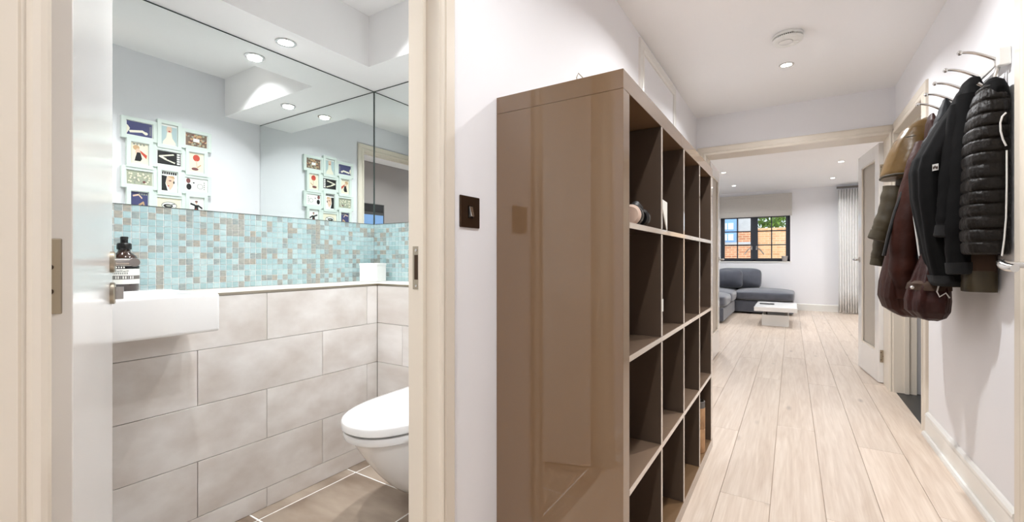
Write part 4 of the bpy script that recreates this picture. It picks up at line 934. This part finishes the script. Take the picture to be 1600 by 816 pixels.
# curtain
cu = thing('curtain', (.79, YW-.2, 0), 'full-length pale grey pleated curtain on a ceiling track', 'curtain')
n = 300; ra = []
for z in [0.02, .4, .9, 1.4, 1.9, 2.28]:
    ra.append([(.725+.50*k/n+.004*math.sin(z*2+k*.02), 10.09+.020*math.sin(k/n*2*PI*13), z) for k in range(n+1)])
co = MB().loft(ra, 0, True, closed=False).build('cloth', 'curtain', cu, sharp=80); sm = co.modifiers.new('solid', 'SOLIDIFY'); sm.thickness = .004
MB().box(.70, 2.35, 10.07, 10.11, 2.30, 2.335).build('track', 'grey_felt', cu)
# roman blind
rb = thing('roman_blind', (-.65, YW-.03, 1.86), 'pale grey roman blind half lowered over the window', 'blind')
x0, x1 = WX0-.03, WX1+.03
MB().box(x0, x1, YW-.045, YW-.005, 2.27, 2.31).build('headrail', 'blind', rb)
MB().prism([(-.035,2.29),(-.047,1.98),(-.042,1.97),(-.028,2.29)], lambda a, b, d: (d, YW+a, b), x0, x1).build('upper_panel', 'blind', rb)
MB().prism([(-.030,2.02),(-.058,1.965),(-.060,1.90),(-.052,1.862),(-.046,1.862),(-.050,1.90),(-.050,1.960),(-.026,2.02)], lambda a, b, d: (d, YW+a, b), x0, x1).build('bottom_fold', 'blind', rb)
# pot on the sill
pp = (-.118, YW+.015, WZ0)
pm = thing('plant_pot', pp, 'small pale stoneware pot on the window sill', 'pot')
MB().lathe([(.001,0),(.036,0),(.042,.004),(.056,.105),(.054,.108),(.049,.104),(.040,.02),(.001,.02)], pp, 28).build('pot_body', 'pot', pm)
# ================================================================== OUTSIDE
struct(MB().box(-14, 12, YW+.3, 30, -.3, -.1).build('ground', 'ground'), 'pale paving of the yard outside', 'ground')
bd_ = thing('brick_house', (-2, 17.2, 0), 'brick house with a blue window across the yard', 'house')
MB().box(-9, -1.05, 17.0, 17.7, -.1, 1.93).build('red_wall', 'brick_red', bd_)
MB().box(-1.05, 6, 17.2, 17.45, -.1, 2.05).build('tan_wall', 'brick_tan', bd_)
MB().box(-9, -1.05, 16.95, 17.0, 1.50, 1.58).build('string_course', 'render_grey', bd_)
MB().box(-1.60, -1.05, 17.05, 17.7, 1.93, 3.6).build('rendered_wall', 'render_grey', bd_)
wq = MB().box(-2.6, -1.60, 16.94, 17.6, 1.58, 3.4).build('window_surround', 'blue_paint', bd_)
mat('pale_pane', (205,228,240), .15)
for zz in (1.64, 2.02, 2.45):
    for xx in (-2.30, -2.06, -1.86): MB().box(xx, xx+.17, 16.92, 16.95, zz, zz+.22).build('pane', 'pale_pane', wq)
def shrub(loc, r, label, n=900, seed=1):
    rn = random.Random(seed); t = thing('shrub', (loc[0], loc[1], -.1), label, 'shrub'); mb = MB()
    for _ in range(n):
        q = Vector((rn.gauss(0,1), rn.gauss(0,1), rn.gauss(0,1))).normalized()*r*rn.uniform(.5, 1); q.z *= .8
        p = Vector(loc)+q; a = Vector((rn.uniform(-1,1), rn.uniform(-1,1), rn.uniform(-1,1))).normalized(); b = a.orthogonal().normalized(); l = rn.uniform(.05,.1)
        mb.add([p-a*l, p+b*l*.45, p+a*l, p-b*l*.45], [(0,1,2,3)])
    mb.build('foliage', 'leaf', t)['kind'] = 'stuff'
    MB().tube([(loc[0],loc[1],-.1),(loc[0]+.05,loc[1],loc[2]*.5),(loc[0],loc[1],loc[2])], [.09,.07,.04], 8).build('stem', 'bark', t)
shrub((-.62, 18.5, 2.50), .62, 'bright green shrub leaning over the brick wall', seed=2)
shrub((.80, 18.6, 2.60), .66, 'yellow-green shrub above the tan brick wall', seed=4)
